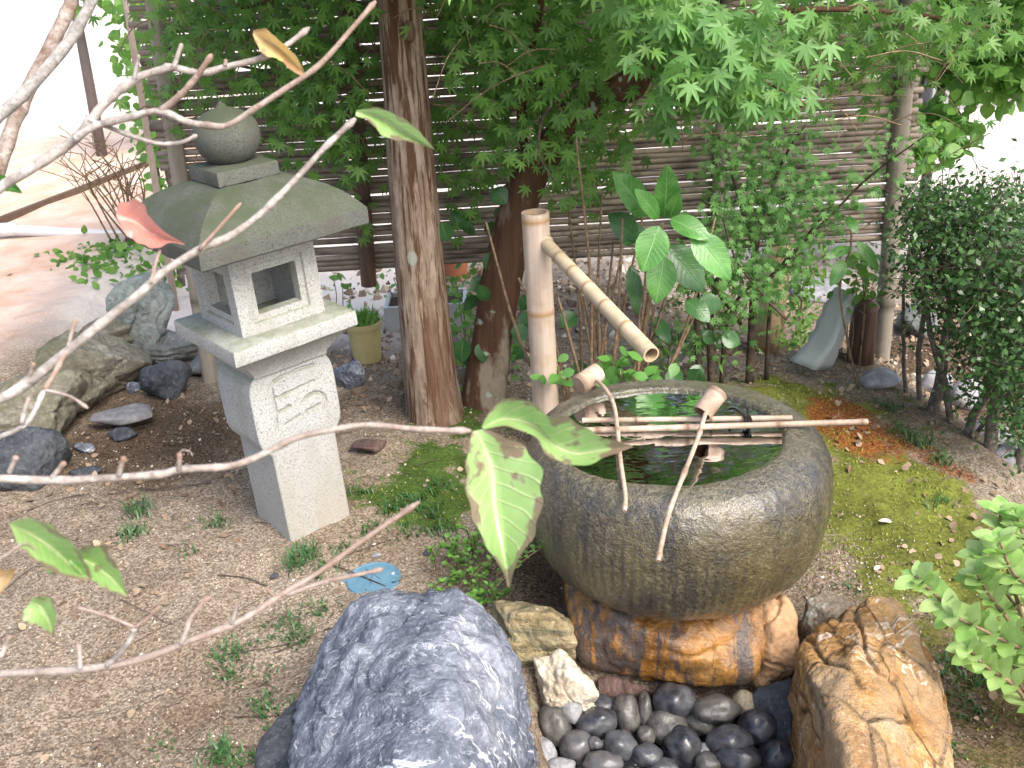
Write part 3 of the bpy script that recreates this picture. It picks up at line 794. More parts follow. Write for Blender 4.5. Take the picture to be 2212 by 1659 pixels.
quick_rock(245, 805, (0.36, 0.28, 0.24), M['mossy_rock'], 'brown mossy rock at the far end of the row edging the path', 0.6, seed=23, k=26, amp=0.014, freq=8, layer=0.012, lfreq=18, up=0.4)
quick_rock(118, 925, (0.36, 0.26, 0.22), M['mossy_rock'], 'pale layered block between the lower and the middle mossy rock of the path edging', 0.9, seed=36, k=26, amp=.014, freq=8, layer=.012, lfreq=18, up=.4)
quick_rock(222, 838, (0.30, 0.22, 0.20), M['grey_layer'], 'pale grey layered block between the middle and the far rock of the path edging', 0.7, seed=37, k=26, amp=.012, freq=9, layer=.010, lfreq=20, up=.45)
quick_rock(322, 790, (0.32, 0.22, 0.42), M['teal_rock'], 'tall upright blue-green stone behind the left side of the lantern', 0.3, seed=24, k=26, amp=0.014, freq=8, ridge=.008, rfreq=6, up=0.42)
quick_rock(365, 792, (0.28, 0.26, 0.14), M['grey_layer'], 'flat grey layered stone just left of the lantern platform', 0.2, seed=25, amp=0.012, freq=10, layer=0.006, lfreq=40, up=0.4)
quick_rock(455, 815, (0.24, 0.2, 0.10), M['grey_layer'], 'low grey stone partly hidden behind the lantern shaft', 0.1, seed=26, amp=0.01, freq=10, up=0.3)
quick_rock(352, 868, (0.20, 0.19, 0.18), M['dark_rock'], 'dark mounded rock with moss left of the lantern', 0.4, seed=27, amp=0.012, freq=9, up=0.3)
quick_rock(255, 935, (0.235, 0.17, 0.05), M['slate'], 'flat pale grey slate lying on the soil left of the lantern', -0.1, seed=28, amp=0.004, freq=9, up=0.8, k=20)
quick_rock(262, 955, (0.11, 0.07, 0.05), M['dark_rock'], 'small dark stone under the edge of the flat slate', -0.1, seed=29, amp=0.006, freq=12, up=0.3)
quick_rock(40, 1060, (0.34, 0.24, 0.22), M['dark_rock'], 'dark blue grey rock at the left edge of the picture above the long twig', 0.5, seed=30, amp=0.015, freq=8, up=0.3)
quick_rock(755, 845, (0.13, 0.10, 0.13), M['blue_rock'], 'blue-grey stone with pale streaks right of the lantern shaft', 0.2, seed=31, amp=0.012, freq=10, up=0.4)
quick_rock(797, 985, (0.12, 0.10, 0.045), M['wood_wet'], 'flat brown stone in the moss right of the lantern', 0.1, seed=32, amp=0.005, freq=12, up=0.4)
quick_rock(180, 980, (0.10, 0.05, 0.04), M['blue_rock'], 'small dull blue stone lying below the flat slate', -0.2, seed=33, amp=0.004, freq=14, up=0.3, cat='stone', n=4)
quick_rock(185, 1030, (0.12, 0.05, 0.035), M['dark_rock'], 'thin dark stone just above the long twig on the left', 0.1, seed=34, amp=0.004, freq=14, up=0.3, cat='stone', n=4)
quick_rock(287, 850, (0.06, 0.05, 0.05), M['blue_rock'], 'little blue stone beside the dark mounded rock', 0.1, seed=35, amp=0.004, freq=14, up=0.3, cat='stone', n=4)
for i, (px, py, s, l) in enumerate([(813, 1207, 0.03, 'tiny blue-grey pebble on the sand just above the fish plate'), (922, 1201, 0.03, 'tiny dark grey pebble beside the creeping shrub'), (592, 1252, 0.03, 'tiny bluish pebble left of the fish plate')]):
    quick_rock(px, py, (s, s * 0.8, s * 0.6), M['pebble_light'] if i == 0 else M['dark_rock'], l, 0.3 * i, seed=60 + i, amp=0.002, freq=20, up=0.3, cat='pebble', n=3)

# ------------------------------------------------------------------ stone lantern
LA = math.radians(39.5)
lan = thing('stone_lantern', 'tall grey granite garden lantern with a square roof and carved shaft', 'stone lantern', (-0.611, 2.424, 0.0))
lan.rotation_euler = (Matrix.Rotation(math.radians(-1.7), 3, 'Y') @ Matrix.Rotation(math.radians(0.4), 3, 'X') @ Matrix.Rotation(LA, 3, 'Z')).to_euler()
def lpart(mb, name, mat, sharp=35, smooth=True, parent=None):
    return mb.build(name, mat, parent or lan, (0, 0, 0), smooth, sharp)
# shaft: outline extruded in depth; the carved sign is sunk into the front (-Y) face
O_ = np.array([432., 768.]); RV = np.array([400., -118.]); DV = np.array([38., 322.])
strokes = [[(745, 713), (690, 722), (640, 740), (585, 758), (552, 780), (541, 800)], [(560, 851), (610, 832), (650, 818), (740, 785)],
           [(541, 800), (553, 900), (550, 1005)], [(690, 872), (705, 852), (735, 838), (765, 838), (788, 855), (796, 890), (790, 920)],
           [(555, 917), (590, 906), (618, 891)], [(696, 921), (730, 908), (762, 893)], [(590, 976), (630, 955), (662, 936)]]
MI = np.linalg.inv(np.stack([RV, DV], 1))
st_pts = []
for s in strokes:
    q = np.array([MI @ (np.array(p, float) - O_) for p in s])
    st_pts.append(np.stack([(q[:, 0] * 2 - 1) * 0.122, 0.503 - q[:, 1] * 0.203], 1))
prof_z = np.concatenate([[-0.12, 0.0], np.linspace(0.02, 0.27, 10), np.linspace(0.276, 0.504, 84)])
def half_w(z):
    ks = [(-0.2, .0945), (.268, .0945), (.276, .097), (.292, .110), (.305, .1175), (.322, .1215), (.345, .1228), (.43, .1225), (.46, .121), (.478, .117), (.492, .110), (.504, .099)]
    return np.interp(z, [a for a, b in ks], [b for a, b in ks])
NC = 92
hw = half_w(prof_z)
su = np.linspace(-1, 1, NC)
XX = hw[:, None] * su[None, :]; ZZ = np.repeat(prof_z[:, None], NC, 1)
dep = np.zeros_like(XX)
for s in st_pts:
    dmin = np.full(XX.shape, 9.0)
    for a, b in zip(s[:-1], s[1:]):
        ab = b - a; t = np.clip(((XX - a[0]) * ab[0] + (ZZ - a[1]) * ab[1]) / (ab @ ab), 0, 1)
        dmin = np.minimum(dmin, np.hypot(XX - a[0] - t * ab[0], ZZ - a[1] - t * ab[1]))
    dep = np.maximum(dep, 0.006 * np.clip(1.25 - (dmin / 0.0042) ** 2, 0, 1))
rim = np.clip((np.abs(su)[None, :] * hw[:, None] - hw[:, None] + 0.006) / 0.006, 0, 1) ** 2 * 0.003
dep2 = dep + rim
D2 = 0.094
mb = MB()
fv = np.stack([XX, -D2 + dep2, ZZ], 2).reshape(-1, 3)
nr = len(prof_z)
fi = np.arange(nr * NC).reshape(nr, NC)
ff = np.stack([fi[:-1, :-1].ravel(), fi[:-1, 1:].ravel(), fi[1:, 1:].ravel(), fi[1:, :-1].ravel()], 1)
bv = np.stack([XX[:, [0, -1]], np.full((nr, 2), D2), ZZ[:, [0, -1]]], 2).reshape(-1, 3)
faces = [tuple(q) for q in ff]
o2 = nr * NC
for i in range(nr - 1):
    a, b = fi[i, 0], fi[i + 1, 0]; c, d = o2 + i * 2, o2 + (i + 1) * 2
    faces.append((a, b, d, c))
    a, b = fi[i, -1], fi[i + 1, -1]; c2, d2 = c + 1, d + 1
    faces.append((a, c2, d2, b))
    faces.append((c, d, d2, c2))
faces.append(tuple(fi[-1].tolist()) + (o2 + (nr - 1) * 2 + 1, o2 + (nr - 1) * 2))
mb.add(np.concatenate([fv, bv]), faces)
lpart(mb, 'shaft', M['granite'], 40)

def sq_rings(rings, n=1, jitter=0.0, seed=0, cap_top=True, cap_bot=True):
    """stack of square rings (half size, z); each side cut in n; jitter roughens"""
    V = []; cnt = 4 * n
    for h, z in rings:
        cs = [(-h, -h), (h, -h), (h, h), (-h, h)]
        for s in range(4):
            a = np.array(cs[s]); b = np.array(cs[(s + 1) % 4])
            for j in range(n):
                q = a + (b - a) * j / n
                V.append((q[0], q[1], z))
    V = np.array(V)
    if jitter: V = V + jitter * np.stack([pnoise(V * 23 + seed), pnoise(V * 23 + 9 + seed), pnoise(V * 23 + 31 + seed)], 1)
    Fc = []
    for i in range(len(rings) - 1):
        for j in range(cnt):
            k = (j + 1) % cnt
            Fc.append((i * cnt + j, i * cnt + k, (i + 1) * cnt + k, (i + 1) * cnt + j))
    if cap_bot: Fc.append(tuple(range(cnt - 1, -1, -1)))
    if cap_top: Fc.append(tuple((len(rings) - 1) * cnt + j for j in range(cnt)))
    return MB().add(V, Fc)
lpart(sq_rings([(.104, .504), (.107, .515), (.128, .545), (.152, .568), (.166, .577), (.1705, .580), (.1715, .584), (.1715, .612), (.1705, .617), (.167, .6195), (.13, .622)], 14, 0.0026, 3), 'platform', M['granite'], 38)
# fire box: four pierced walls
fbx = MB()
H = 0.1155; z0, z1 = 0.6215, 0.815
def plate(rot, is_open=True):
    w = H
    def loop(m, d, zf):   # m = half width, zf=(zlo,zhi)
        return [(-m, -H + d, zf[0]), (m, -H + d, zf[0]), (m, -H + d, zf[1]), (-m, -H + d, zf[1])]
    L = [[(-H, -H, z0), (H, -H, z0), (H, -H, z1), (-H, -H, z1)],
         loop(.079, 0, (.648, .791)), loop(.076, .006, (.651, .788)), loop(.060, .006, (.667, .772)), loop(.0585, .035, (.6685, .7705)),
         [(-H + .035, -H + .035, z0), (H - .035, -H + .035, z0), (H - .035, -H + .035, z1), (-H + .035, -H + .035, z1)]]
    V = np.array(sum(L, []))
    c, s = math.cos(rot), math.sin(rot)
    V = np.stack([V[:, 0] * c - V[:, 1] * s, V[:, 0] * s + V[:, 1] * c, V[:, 2]], 1)
    Fc = []
    if not is_open: Fc += [(12, 13, 14, 15), (20, 21, 22, 23)]
    for i in (range(5) if is_open else (0, 1, 2)):
        for j in range(4):
            k = (j + 1) % 4
            Fc.append((i * 4 + j, i * 4 + k, (i + 1) * 4 + k, (i + 1) * 4 + j))
    fbx.add(V, Fc)
for q in range(4): plate(q * math.pi / 2, q in (0, 3))
lpart(fbx, 'fire_box', M['granite'], 25)
lpart(sq_rings([(.105, .812), (.130, .818), (.19, .838), (.2175, .842), (.2205, .846), (.2215, .874), (.2205, .884), (.204, .907), (.182, .929), (.154, .950), (.125, .965), (.095, .976), (.075, .980)], 16, 0.003, 5), 'roof', M['granite_roof'], 24)
lpart(sq_rings([(.076, .979), (.0795, .982), (.0795, 1.009), (.077, 1.0135), (.05, 1.020)], 8, 0.0016, 8), 'neck', M['granite_roof'], 38)
fin = MB().lathe([(.042, 1.018), (.052, 1.024), (.069, 1.043), (.077, 1.064), (.0785, 1.086), (.074, 1.106), (.064, 1.121), (.047, 1.133), (.028, 1.141), (.013, 1.146), (.007, 1.154), (.001, 1.160)], 40, close_bot=True)
lpart(fin, 'finial', M['granite_roof'], 60)

# ------------------------------------------------------------------ stone basin and water
BC = np.array([0.353, 1.932])
def hole(p):
    """the pool is a little off centre and shorter front to back than the outside of the bowl"""
    r_ = np.hypot(p[:, 0], p[:, 1])
    w_ = (1 - sstep(.255, .335, r_)) * (p[:, 2] > .24)
    return np.stack([p[:, 0] - .024 * w_, p[:, 1] * (1 - .10 * w_) - .016 * w_, p[:, 2]], 1); 
bas = [(.001, .149), (.10, .148), (.19, .149), (.222, .152), (.265, .165), (.299, .190), (.320, .223), (.333, .265), (.339, .305), (.3385, .347), (.332, .386), (.319, .416), (.302, .435), (.282, .445), (.264, .449), (.252, .447), (.248, .438), (.247, .42), (.240, .36), (.215, .31), (.16, .275), (.08, .262), (.001, .26)]
bp = smooth_path([(a, 0, b + .030 * min(1, max(0, (b - .15) / .28))) for a, b in bas], 4)[:, [0, 2]]
mbb = MB().lathe(bp, 420)
v = mbb.v[0]
ang = np.arctan2(v[:, 1], v[:, 0])
rr = np.hypot(v[:, 0], v[:, 1])
dirs = np.stack([np.cos(ang), np.sin(ang)], 1)
gro = np.where((v[:, 2] < .40) & (rr > .2), 1, 0) * 0.0022 * np.sin(ang * 104 + 2 * pnoise(v * 8)) * np.clip(.5 + pnoise(v * 6), 0, 1) + 0.003 * fbm(v * 9, 4) + 0.0022 * pnoise(v * 55)
mbb.v[0] = np.stack([v[:, 0] + dirs[:, 0] * gro, v[:, 1] + dirs[:, 1] * gro, v[:, 2] + 0.002 * fbm(v * 7 + 4, 3)], 1)
mbb.v[0] = hole(mbb.v[0]) + np.array([BC[0], BC[1], 0])
b = mbb.build('stone_basin', M['basin'], None, (BC[0], BC[1], .13), True, 60)
tag(b, 'round wet dark stone water basin with a hollowed pool', 'stone basin')
w = MB()
wr_ = [(.001, .469), (.06, .469), (.12, .469), (.18, .469), (.2495, .469)]
w.lathe(wr_, 64)
w.v[0] = hole(w.v[0]) + np.array([BC[0], BC[1], 0])
w.v[0][:, 2] += 0.0012 * np.sin(w.v[0][:, 1] * 120 + 4 * pnoise(w.v[0] * 12)) * np.exp(-((w.v[0][:, 1] - 1.86) / 0.05) ** 2)
tag(w.build('water', M['water'], None, (BC[0], BC[1], .469)), kind='structure')

# ------------------------------------------------------------------ bamboo spout
def bamboo_tube(mb, p0, p1, r0, r1, nodes, n=20, bulge=0.06, hollow=0.0, seg=None):
    """culm with node rings at fractions; optional open far end"""
    p0 = np.asarray(p0, float); p1 = np.asarray(p1, float)
    ts = [0.0]
    rs = [r0]; nd = [0.0]
    for q in nodes:
        for dq, br, v in ((-0.014, 0.0, 0.0), (-0.006, bulge * 0.5, 0.5), (0.0, bulge, 1.0), (0.006, bulge * 0.4, 0.6), (0.018, 0, 0.0)):
            ts.append(q + dq); rs.append((r0 + (r1 - r0) * q) * (1 + br)); nd.append(v)
    ts.append(1.0); rs.append(r1); nd.append(0.0)
    pts = np.array([p0 + (p1 - p0) * t for t in ts])
    att = np.repeat(np.array(nd), n)
    if hollow:
        d = nrm(p1 - p0)
        pts = np.vstack([pts, [p1, p1 - d * hollow]])
        rs = rs + [r1 * 0.80, r1 * 0.76]
        att = np.concatenate([att, np.full(n, 0.4), np.full(n, 0.9)])
    mb.tube(pts, rs, n, True, axis=p1 - p0, node=att)
    return mb
sp = thing('bamboo_spout', 'upright bamboo post with a slanting bamboo pipe pouring over the basin', 'bamboo spout', (0.10, 2.75, gz1(.1, 2.75)))
pb = MB()
p_top = at_y(1156, 458, 2.75); p_bot = at_y(1179, 870, 2.75)
dvec = (p_bot - p_top) / (p_top[2] - p_bot[2])
p_base = p_bot + dvec * (p_bot[2] + 0.1)
Lh = p_top[2] - p_base[2]
fr1 = (at_y(1170, 672, 2.75)[2] - p_base[2]) / Lh
bamboo_tube(pb, p_base, p_top, .0405, .0395, [0.18, fr1, 0.975], 28, 0.035, hollow=0.05)
pb.build('post', M['bamboo'], sp, None, True, 50)
q0 = at_y(1176, 522, 2.735); q1 = at_d(1407, 766, 2.32)
pp = MB()
bamboo_tube(pp, q0, q1, .0185, .0205, [0.17, .31, .46, .62, .80], 20, 0.05, hollow=0.12)
po = pp.build('pipe', M['bamboo_pipe'], sp, None, True, 50)
rg = MB(); d = nrm(q1 - q0)
rg.tube([q0 - d * 0.002 + d * 0.01, q0 + d * 0.018], [.024, .021], 20)
rg.build('collar', M['bamboo_pipe'], sp)

# ------------------------------------------------------------------ bamboo rest across the basin, ladles
rest = thing('bamboo_rest', 'pair of dry bamboo sticks tied with black cord lying across the basin rim', 'bamboo rest', (0.45, 1.95, .45))
r1 = MB(); bamboo_tube(r1, at_z(1150, 933, 0.485), at_z(1872, 911, 0.489), .0068, .0066, [.2, .47, .74, .985], 12, 0.25); r1.build('stick', M['bamboo_dry'], rest, None, True, 50)
r2 = MB(); bamboo_tube(r2, at_z(1258, 908, 0.486), at_z(1711, 903, 0.489), .006, .0062, [.26, .62], 12, 0.25); r2.build('stick', M['bamboo_dry'], rest, None, True, 50)
cd = MB()
cc = (at_z(1616, 919, 0.486) + at_z(1614, 904, 0.488)) / 2
ax = nrm(at_z(1872, 911, 0.487) - at_z(1150, 933, 0.487)); sd_ = nrm(np.cross([0, 0, 1], ax)); 
for k in range(3):
    a = np.linspace(0, 2 * math.pi, 22)
    cd.tube([cc + ax * (k - 1) * .0055 + sd_ * .0165 * math.cos(t) + np.array([0, 0, .0095 * math.sin(t)]) for t in a], .0028, 6)
cd.tube(smooth_path([cc + np.array([0, 0, .008]), cc + np.array([-.02, .03, .018]), cc + np.array([-.028, .055, .006])]), .0024, 6)
cd.tube(smooth_path([cc + np.array([0, 0, .008]), cc + np.array([.008, .035, .016]), cc + np.array([.018, .06, .004])]), .0024, 6)
cd.tube(smooth_path([cc + np.array([0, -.01, -.006]), cc + np.array([.002, -.018, -.018]), cc + np.array([.004, -.016, -.03])]), .003, 6)
cd.build('cord', M['cord'], rest)

def ladle(label, ca, cb, rc, handle, rh):
    ca = np.asarray(ca, float); cb = np.asarray(cb, float)     # ca closed end, cb open end
    t = thing('bamboo_ladle', label, 'ladle', (ca + cb) / 2, 'bamboo ladles on the basin')
    m = MB(); d = nrm(cb - ca); L = np.linalg.norm(cb - ca)
    pts = [ca, ca + d * L * .06, ca + d * L * .16, ca + d * L * .2, cb - d * .001, cb, cb - d * .0005, ca + d * L * .2]
    rs = [rc * .92, rc * 1.08, rc * 1.06, rc, rc * .98, rc * .96, rc * .82, rc * .8]
    m.tube(pts, rs, 22, True, axis=d, node=np.repeat([.3, .7, .6, .05, .0, .4, .9, 1.0], 22))
    m.build('cup', M['bamboo_dry'], t, None, True, 45)
    h = MB()
    pth = smooth_path(handle, 6)
    n = len(pth)
    rad = np.full(n, rh); nd = np.zeros(n)
    for f_ in (.28, .52, .97):
        i = int(f_ * (n - 1)); rad[i] *= 1.45; nd[i] = .7
    h.tube(pth, rad, 9, True, node=np.repeat(nd, 9))
    h.build('handle', M['bamboo_dry'], t, None, True, 60)
    return t
ladle('bamboo ladle with its cup lying on the back left rim of the basin', at_z(1250, 832, 0.505), at_z(1292, 803, 0.519), .0235,
      [at_z(1284, 818, 0.512), at_z(1306, 838, 0.515), at_z(1326, 875, 0.509), at_z(1334, 930, 0.501), at_z(1341, 1000, 0.495), at_z(1351, 1070, 0.485), at_z(1349, 1104, 0.473)], .0046)
ladle('bamboo ladle with its cup tipped down on the rest and handle over the front rim', at_z(1552, 846, 0.547), at_z(1516, 893, 0.513), .0225,
      [at_z(1533, 872, 0.530), at_z(1520, 905, 0.519), at_z(1506, 950, 0.511), at_z(1478, 1022, 0.505), at_z(1446, 1105, 0.495), at_z(1430, 1170, 0.487), at_z(1422, 1212, 0.472)], .0048)

# ------------------------------------------------------------------ pebbles in the drain
def zp(x, y): return 1030.8 + x * .32895, 1243 + y * .32895
PEB = [(510, 985, 95, 115, .3, 'pebble_brown', 'purplish grey pebble with a broken corner below the cream white rock'),
       (620, 885, 62, 75, 0, 'pebble_light', 'rough mid grey pebble touching the cream white rock'),
       (820, 850, 82, 52, 0, 'pebble', 'dark flat pebble tucked against the purplish wet wood'),
       (780, 970, 122, 86, .2, 'pebble', 'wide smooth grey pebble right of the purplish pebble'),
       (985, 920, 78, 120, .1, 'pebble_brown', 'upright brownish grey pebble left of the largest rounded pebble'),
       (1100, 890, 48, 95, 0, 'pebble_brown', 'narrow upright pebble split off beside the brownish grey one'),
       (1290, 825, 122, 98, .1, 'pebble', 'large rounded grey pebble highest in the heap below the orange rock'),
       (1245, 990, 112, 96, .2, 'pebble_brown', 'brownish pebble with a pale ring directly below the highest pebble'),
       (1470, 975, 102, 60, -.2, 'pebble_brown', 'flat light brown grey pebble pointing right in the middle of the heap'),
       (1560, 880, 138, 74, .1, 'pebble_brown', 'long grey brown pebble lying below the lip of the orange rock'),
       (1755, 840, 64, 72, 0, 'pebble_tan', 'small pale tan stone standing among the dark pebbles'),
       (1840, 1000, 112, 94, .3, 'pebble', 'dark rounded pebble beside the dark wet corner rock'),
       (1650, 1090, 130, 86, .1, 'pebble', 'broad dark bluish pebble below the long grey brown pebble'),
       (1350, 1130, 108, 116, .2, 'pebble', 'big dark pebble with wet white glints at the centre of the heap'),
       (1115, 1180, 86, 64, 0, 'pebble', 'small dark pebble with a glossy line on top'),
       (940, 1110, 96, 86, -.4, 'pebble', 'grey pebble with a shiny wet tip left of the big dark pebble'),
       (650, 1120, 92, 96, .3, 'pebble', 'dark pebble below the purplish pebble'),
       (310, 1170, 66, 86, 0, 'pebble_light', 'round light grey pebble touching the blue-grey boulder'),
       (440, 1180, 76, 92, .1, 'pebble_light', 'light lilac grey pebble second from the boulder'),
       (550, 1250, 76, 45, 0, 'pebble_light', 'light grey pebble cut by the bottom edge of the picture'),
       (830, 1228, 112, 60, 0, 'pebble', 'wide black pebble at the bottom edge with a wet gleam'),
       (1215, 1262, 92, 50, 0, 'pebble', 'black pebble at the bottom edge below the big wet pebble'),
       (1520, 1232, 76, 60, 0, 'pebble_brown', 'taupe pebble at the bottom edge left of the black one'),
       (1710, 1205, 130, 92, 0, 'pebble', 'large black wet pebble at the bottom beside the orange slab'),
       (1960, 1180, 96, 94, 0, 'pebble', 'black pebble in the shade at the foot of the orange slab'),
       (770, 1100, 42, 36, 0, 'pebble', 'very small black pebble wedged left of the wet tipped pebble'),
       (1110, 1050, 50, 56, 0, 'pebble_brown', 'small brown pebble wedged under the ringed pebble'),
       (1495, 1150, 38, 46, 0, 'pebble_light', 'small glossy white-lit pebble right of the big wet pebble'),
       (345, 1045, 46, 62, 0, 'green_stone', 'small olive pebble between the boulder and the purplish pebble')]
for i, (a, b_, rx, ry, rot, mt, lab) in enumerate(PEB):
    px, py = zp(a, b_)
    c = at_z(px, py, -0.055 + 0.012 * math.sin(i * 2.3) - (0.015 if b_ > 1150 else 0) + (0.02 if b_ < 900 else 0))
    dpt = (c - CAM) @ F_
    s = .329 * dpt / FPX * 2 * 1.2
    vv, ffc = ico(4)
    ext = np.array([rx * s, (rx + ry) * .5 * s, ry * s * 1.0]) / 2
    p = vv * ext
    p *= (1 + 0.17 * pnoise(vv * 1.2 + i * 3.7) + 0.04 * pnoise(vv * 3 + i))[:, None]
    # lay the long axes in the view of the photo's camera
    mt_ = np.stack([R_ * math.cos(rot) + U_ * math.sin(rot), -F_, U_ * math.cos(rot) - R_ * math.sin(rot)], 1)
    p = p @ mt_.T + c
    o = MB().add(p, ffc).build('pebble', M[mt], None, c)
    tag(o, lab, 'pebble', 'river pebbles in the drain below the basin')
fill = MB()
for i in range(110):
    c = np.array([random.uniform(.0, .66), random.uniform(1.22, 1.68), random.uniform(-.155, -.10)])
    vv, ffc = ico(2)
    fill.add(vv * np.array([random.uniform(.022, .04), random.uniform(.02, .035), random.uniform(.016, .025)]) * (1 + .1 * pnoise(vv + i))[:, None] + c, ffc)
tag(fill.build('pebble_bed', M['pebble']), 'dark wet pebbles packed beneath the larger drain pebbles', 'pebbles', kind='stuff')

# ------------------------------------------------------------------ blue fish plate
fc = on_ground(806, 1249)
fz = fc[2] + 0.006
def fp(px, py): return at_z(px, py, fz + .008)
fth = thing('fish_plate', 'flat blue fish shaped plate lying on the sand behind the boulder', 'plate', (fc[0], fc[1], fz))
c0 = fp(807, 1248.5)
a = np.linspace(0, 2 * math.pi, 40, endpoint=False)
rx = np.linalg.norm(fp(866, 1248) - fp(749, 1249)) / 2; ry = np.linalg.norm(fp(807, 1213) - fp(807, 1285)) / 2
out = []
for t in a:
    x_, y_ = math.cos(t), math.sin(t)
    r_ = 1.0
    if abs(t - 2 * math.pi) < .12 or t < .1: r_ = .86
    out.append((x_ * rx * r_, y_ * ry * r_))
out = np.array(out)
rotz = -0.04
def ring(k, z): 
    q = out * k
    return np.stack([c0[0] + q[:, 0] * math.cos(rotz) - q[:, 1] * math.sin(rotz), c0[1] + q[:, 0] * math.sin(rotz) + q[:, 1] * math.cos(rotz), np.full(len(q), z)], 1)
m = MB()
L = [ring(1.0, fz - .02), ring(1.0, fz + .004), ring(.97, fz + .008), ring(.93, fz + .008), ring(.90, fz + .0062), ring(.3, fz + .0066)]
V = np.concatenate(L); Fc = []
for i in range(len(L) - 1):
    for j in range(40):
        Fc.append((i * 40 + j, i * 40 + (j + 1) % 40, (i + 1) * 40 + (j + 1) % 40, (i + 1) * 40 + j))
Fc.append(tuple((len(L) - 1) * 40 + j for j in range(40)))
m.add(V, Fc).build('body', M['fish'], fth, None, True, 40)
tl = MB()
tp = [fp(757, 1240), fp(728, 1236), fp(724, 1246), fp(729, 1256), fp(757, 1256)]
V = [np.array([p[0], p[1], fz + .0055]) for p in tp] + [np.array([p[0], p[1], fz - .02]) for p in tp]
tl.add(V, [(0, 1, 2, 3, 4), (9, 8, 7, 6, 5)] + [(i, 5 + i, 5 + (i + 1) % 5, (i + 1) % 5) for i in range(5)]).build('tail', M['fish'], fth, None, False)
ey = MB(); e0 = fp(849, 1238); e0[2] = fz + .0065
ey.lathe([(.001, .003), (.003, .003), (.0045, .0)], 12, e0).build('eye', M['saucer'], fth)
for (x0_, y0_, x1_, y1_, nm) in [(782, 1234, 806, 1262, 0), (806, 1232, 798, 1266, 0), (790, 1228, 822, 1250, 0), (846, 1258, 864, 1254, 1)]:
    g0 = fp(x0_, y0_); g1 = fp(x1_, y1_); g0[2] = g1[2] = fz + .0062 + .0012 * nm
    MB().tube([g0, g1], .0011 + .001 * nm, 5).build('mouth' if nm else 'scale_line', M['fish_dark'], fth)

# ------------------------------------------------------------------ bamboo fence
FY = 3.45
fence = thing('bamboo_fence', 'tall screen fence of thin horizontal dark bamboo slats between round posts', 'fence', (0.15, FY, 0))
SL = []
for k in range(5):
    mbs = MB()
    xs = np.linspace(-1.30, 1.30, 40)
    rad = .0108 + .0007 * np.sin(xs * 7 + k)
    nd = np.zeros(40)
    for j in range(3 + k, 40, 9 + k % 3): rad[j] *= 1.16; nd[j] = .8
    zz = .0040 * np.sin(xs * (1.4 + .5 * k) + k * 1.7) + .0018 * np.sin(xs * 5.3 + k)
    mbs.tube(np.stack([xs, np.zeros(40), zz], 1), rad, 8, True, node=np.repeat(nd, 8))
    SL.append(mbs.mesh('slat', M['slat']))
zs = []
z = .405
while z < 1.80:
    zs.append(z); z += random.choice([.0185, .0195, .0205, .021, .022, .0235]) if random.random() > .07 else .027
    if abs(z - 1.125) < .012: z += .016
for i, z in enumerate(zs):
    o = bpy.data.objects.new('slat', SL[i % 5]); COL.objects.link(o); o.parent = fence
    o.location = (random.uniform(-.02, .02) - (0.0), random.uniform(-.006, .004), z)
    o.rotation_euler = (random.uniform(0, 6), random.uniform(-.003, .003), math.pi if i % 2 else 0)
    o.scale = (1.0, 1, 1)
def fpost(px0, py0, px1, py1, r0, Y, z_lo, z_hi, mat, nodes=(.2, .55, .8)):
    a_ = at_y(px0, py0, Y); b_ = at_y(px1, py1, Y)
    d_ = (b_ - a_) / (b_[2] - a_[2])
    p0 = a_ + d_ * (z_lo - a_[2]); p1 = a_ + d_ * (z_hi - a_[2])
    m = MB(); bamboo_tube(m, p0, p1, r0, r0 * .95, list(nodes), 16, .03)
    return m.build('post', mat, fence, None, True, 50)
fpost(389, 384, 331, 0, .029, FY - .025, -.08, 1.95, M['fpost'])
fpost(1899, 817, 1960, 100, .032, FY - .02, -.3, 1.95, M['fpost'])
fpost(1550, 420, 1558, 240, .021, FY - .028, .42, 1.9, M['fpost'])
fpost(797, 612, 770, 250, .0285, FY - .03, .345, 1.9, M['brown_post'])
fpost(1238, 500, 1248, 200, .02, FY + .035, .40, 1.85, M['fpost'])
fpost(620, 500, 600, 200, .02, FY + .035, .40, 1.85, M['fpost'])

# ------------------------------------------------------------------ leaves: templates
def maple_template():
    ang = [0, 36, -36, 74, -74, 122, -122]
    ln = {0: 1.0, 36: .93, -36: .93, 74: .74, -74: .74, 122: .4, -122: .4}
    order = [-122, -74, -36, 0, 36, 74, 122]
    V = [(0, 0, 0)]
    def pol(a, r): 
        a = math.radians(a)
        return (math.sin(a) * r, math.cos(a) * r, -0.16 * r * r)
    ring = []
    for i, a_ in enumerate(order):
        L = ln[a_]
        ring += [pol(a_ - 16, L * .44), pol(a_ - 8, L * .70), pol(a_, L), pol(a_ + 8, L * .70), pol(a_ + 16, L * .44)]
        if i < 6: ring.append(pol((a_ + order[i + 1]) / 2, .25 * (ln[a_] + ln[order[i + 1]]) / 1.7 + .05))
    V += ring
    n = len(ring)
    Fc = [(0, i + 1, i + 2) for i in range(n - 1)]
    return np.array(V), Fc
MAPV, MAPF = maple_template()
MAPV = MAPV + np.array([0, -.12, 0])
def oval_template(w=.42, tip=.0, fold=.1, n=4):
    ys = np.linspace(0, 1, n + 1)
    V = []
    for y_ in ys:
        hw_ = w * math.sin(math.pi * min(1, y_ ** .8)) ** .8 if 0 < y_ < 1 else 0.012
        V += [(-hw_, y_, fold * hw_ - .1 * y_ * y_), (0, y_, -.1 * y_ * y_), (hw_, y_, fold * hw_ - .1 * y_ * y_)]
    Fc = []
    for i in range(n):
        for j in range(2):
            a_ = i * 3 + j
            Fc.append((a_, a_ + 1, a_ + 4, a_ + 3))
    return np.array(V), Fc
OVV, OVF = oval_template()
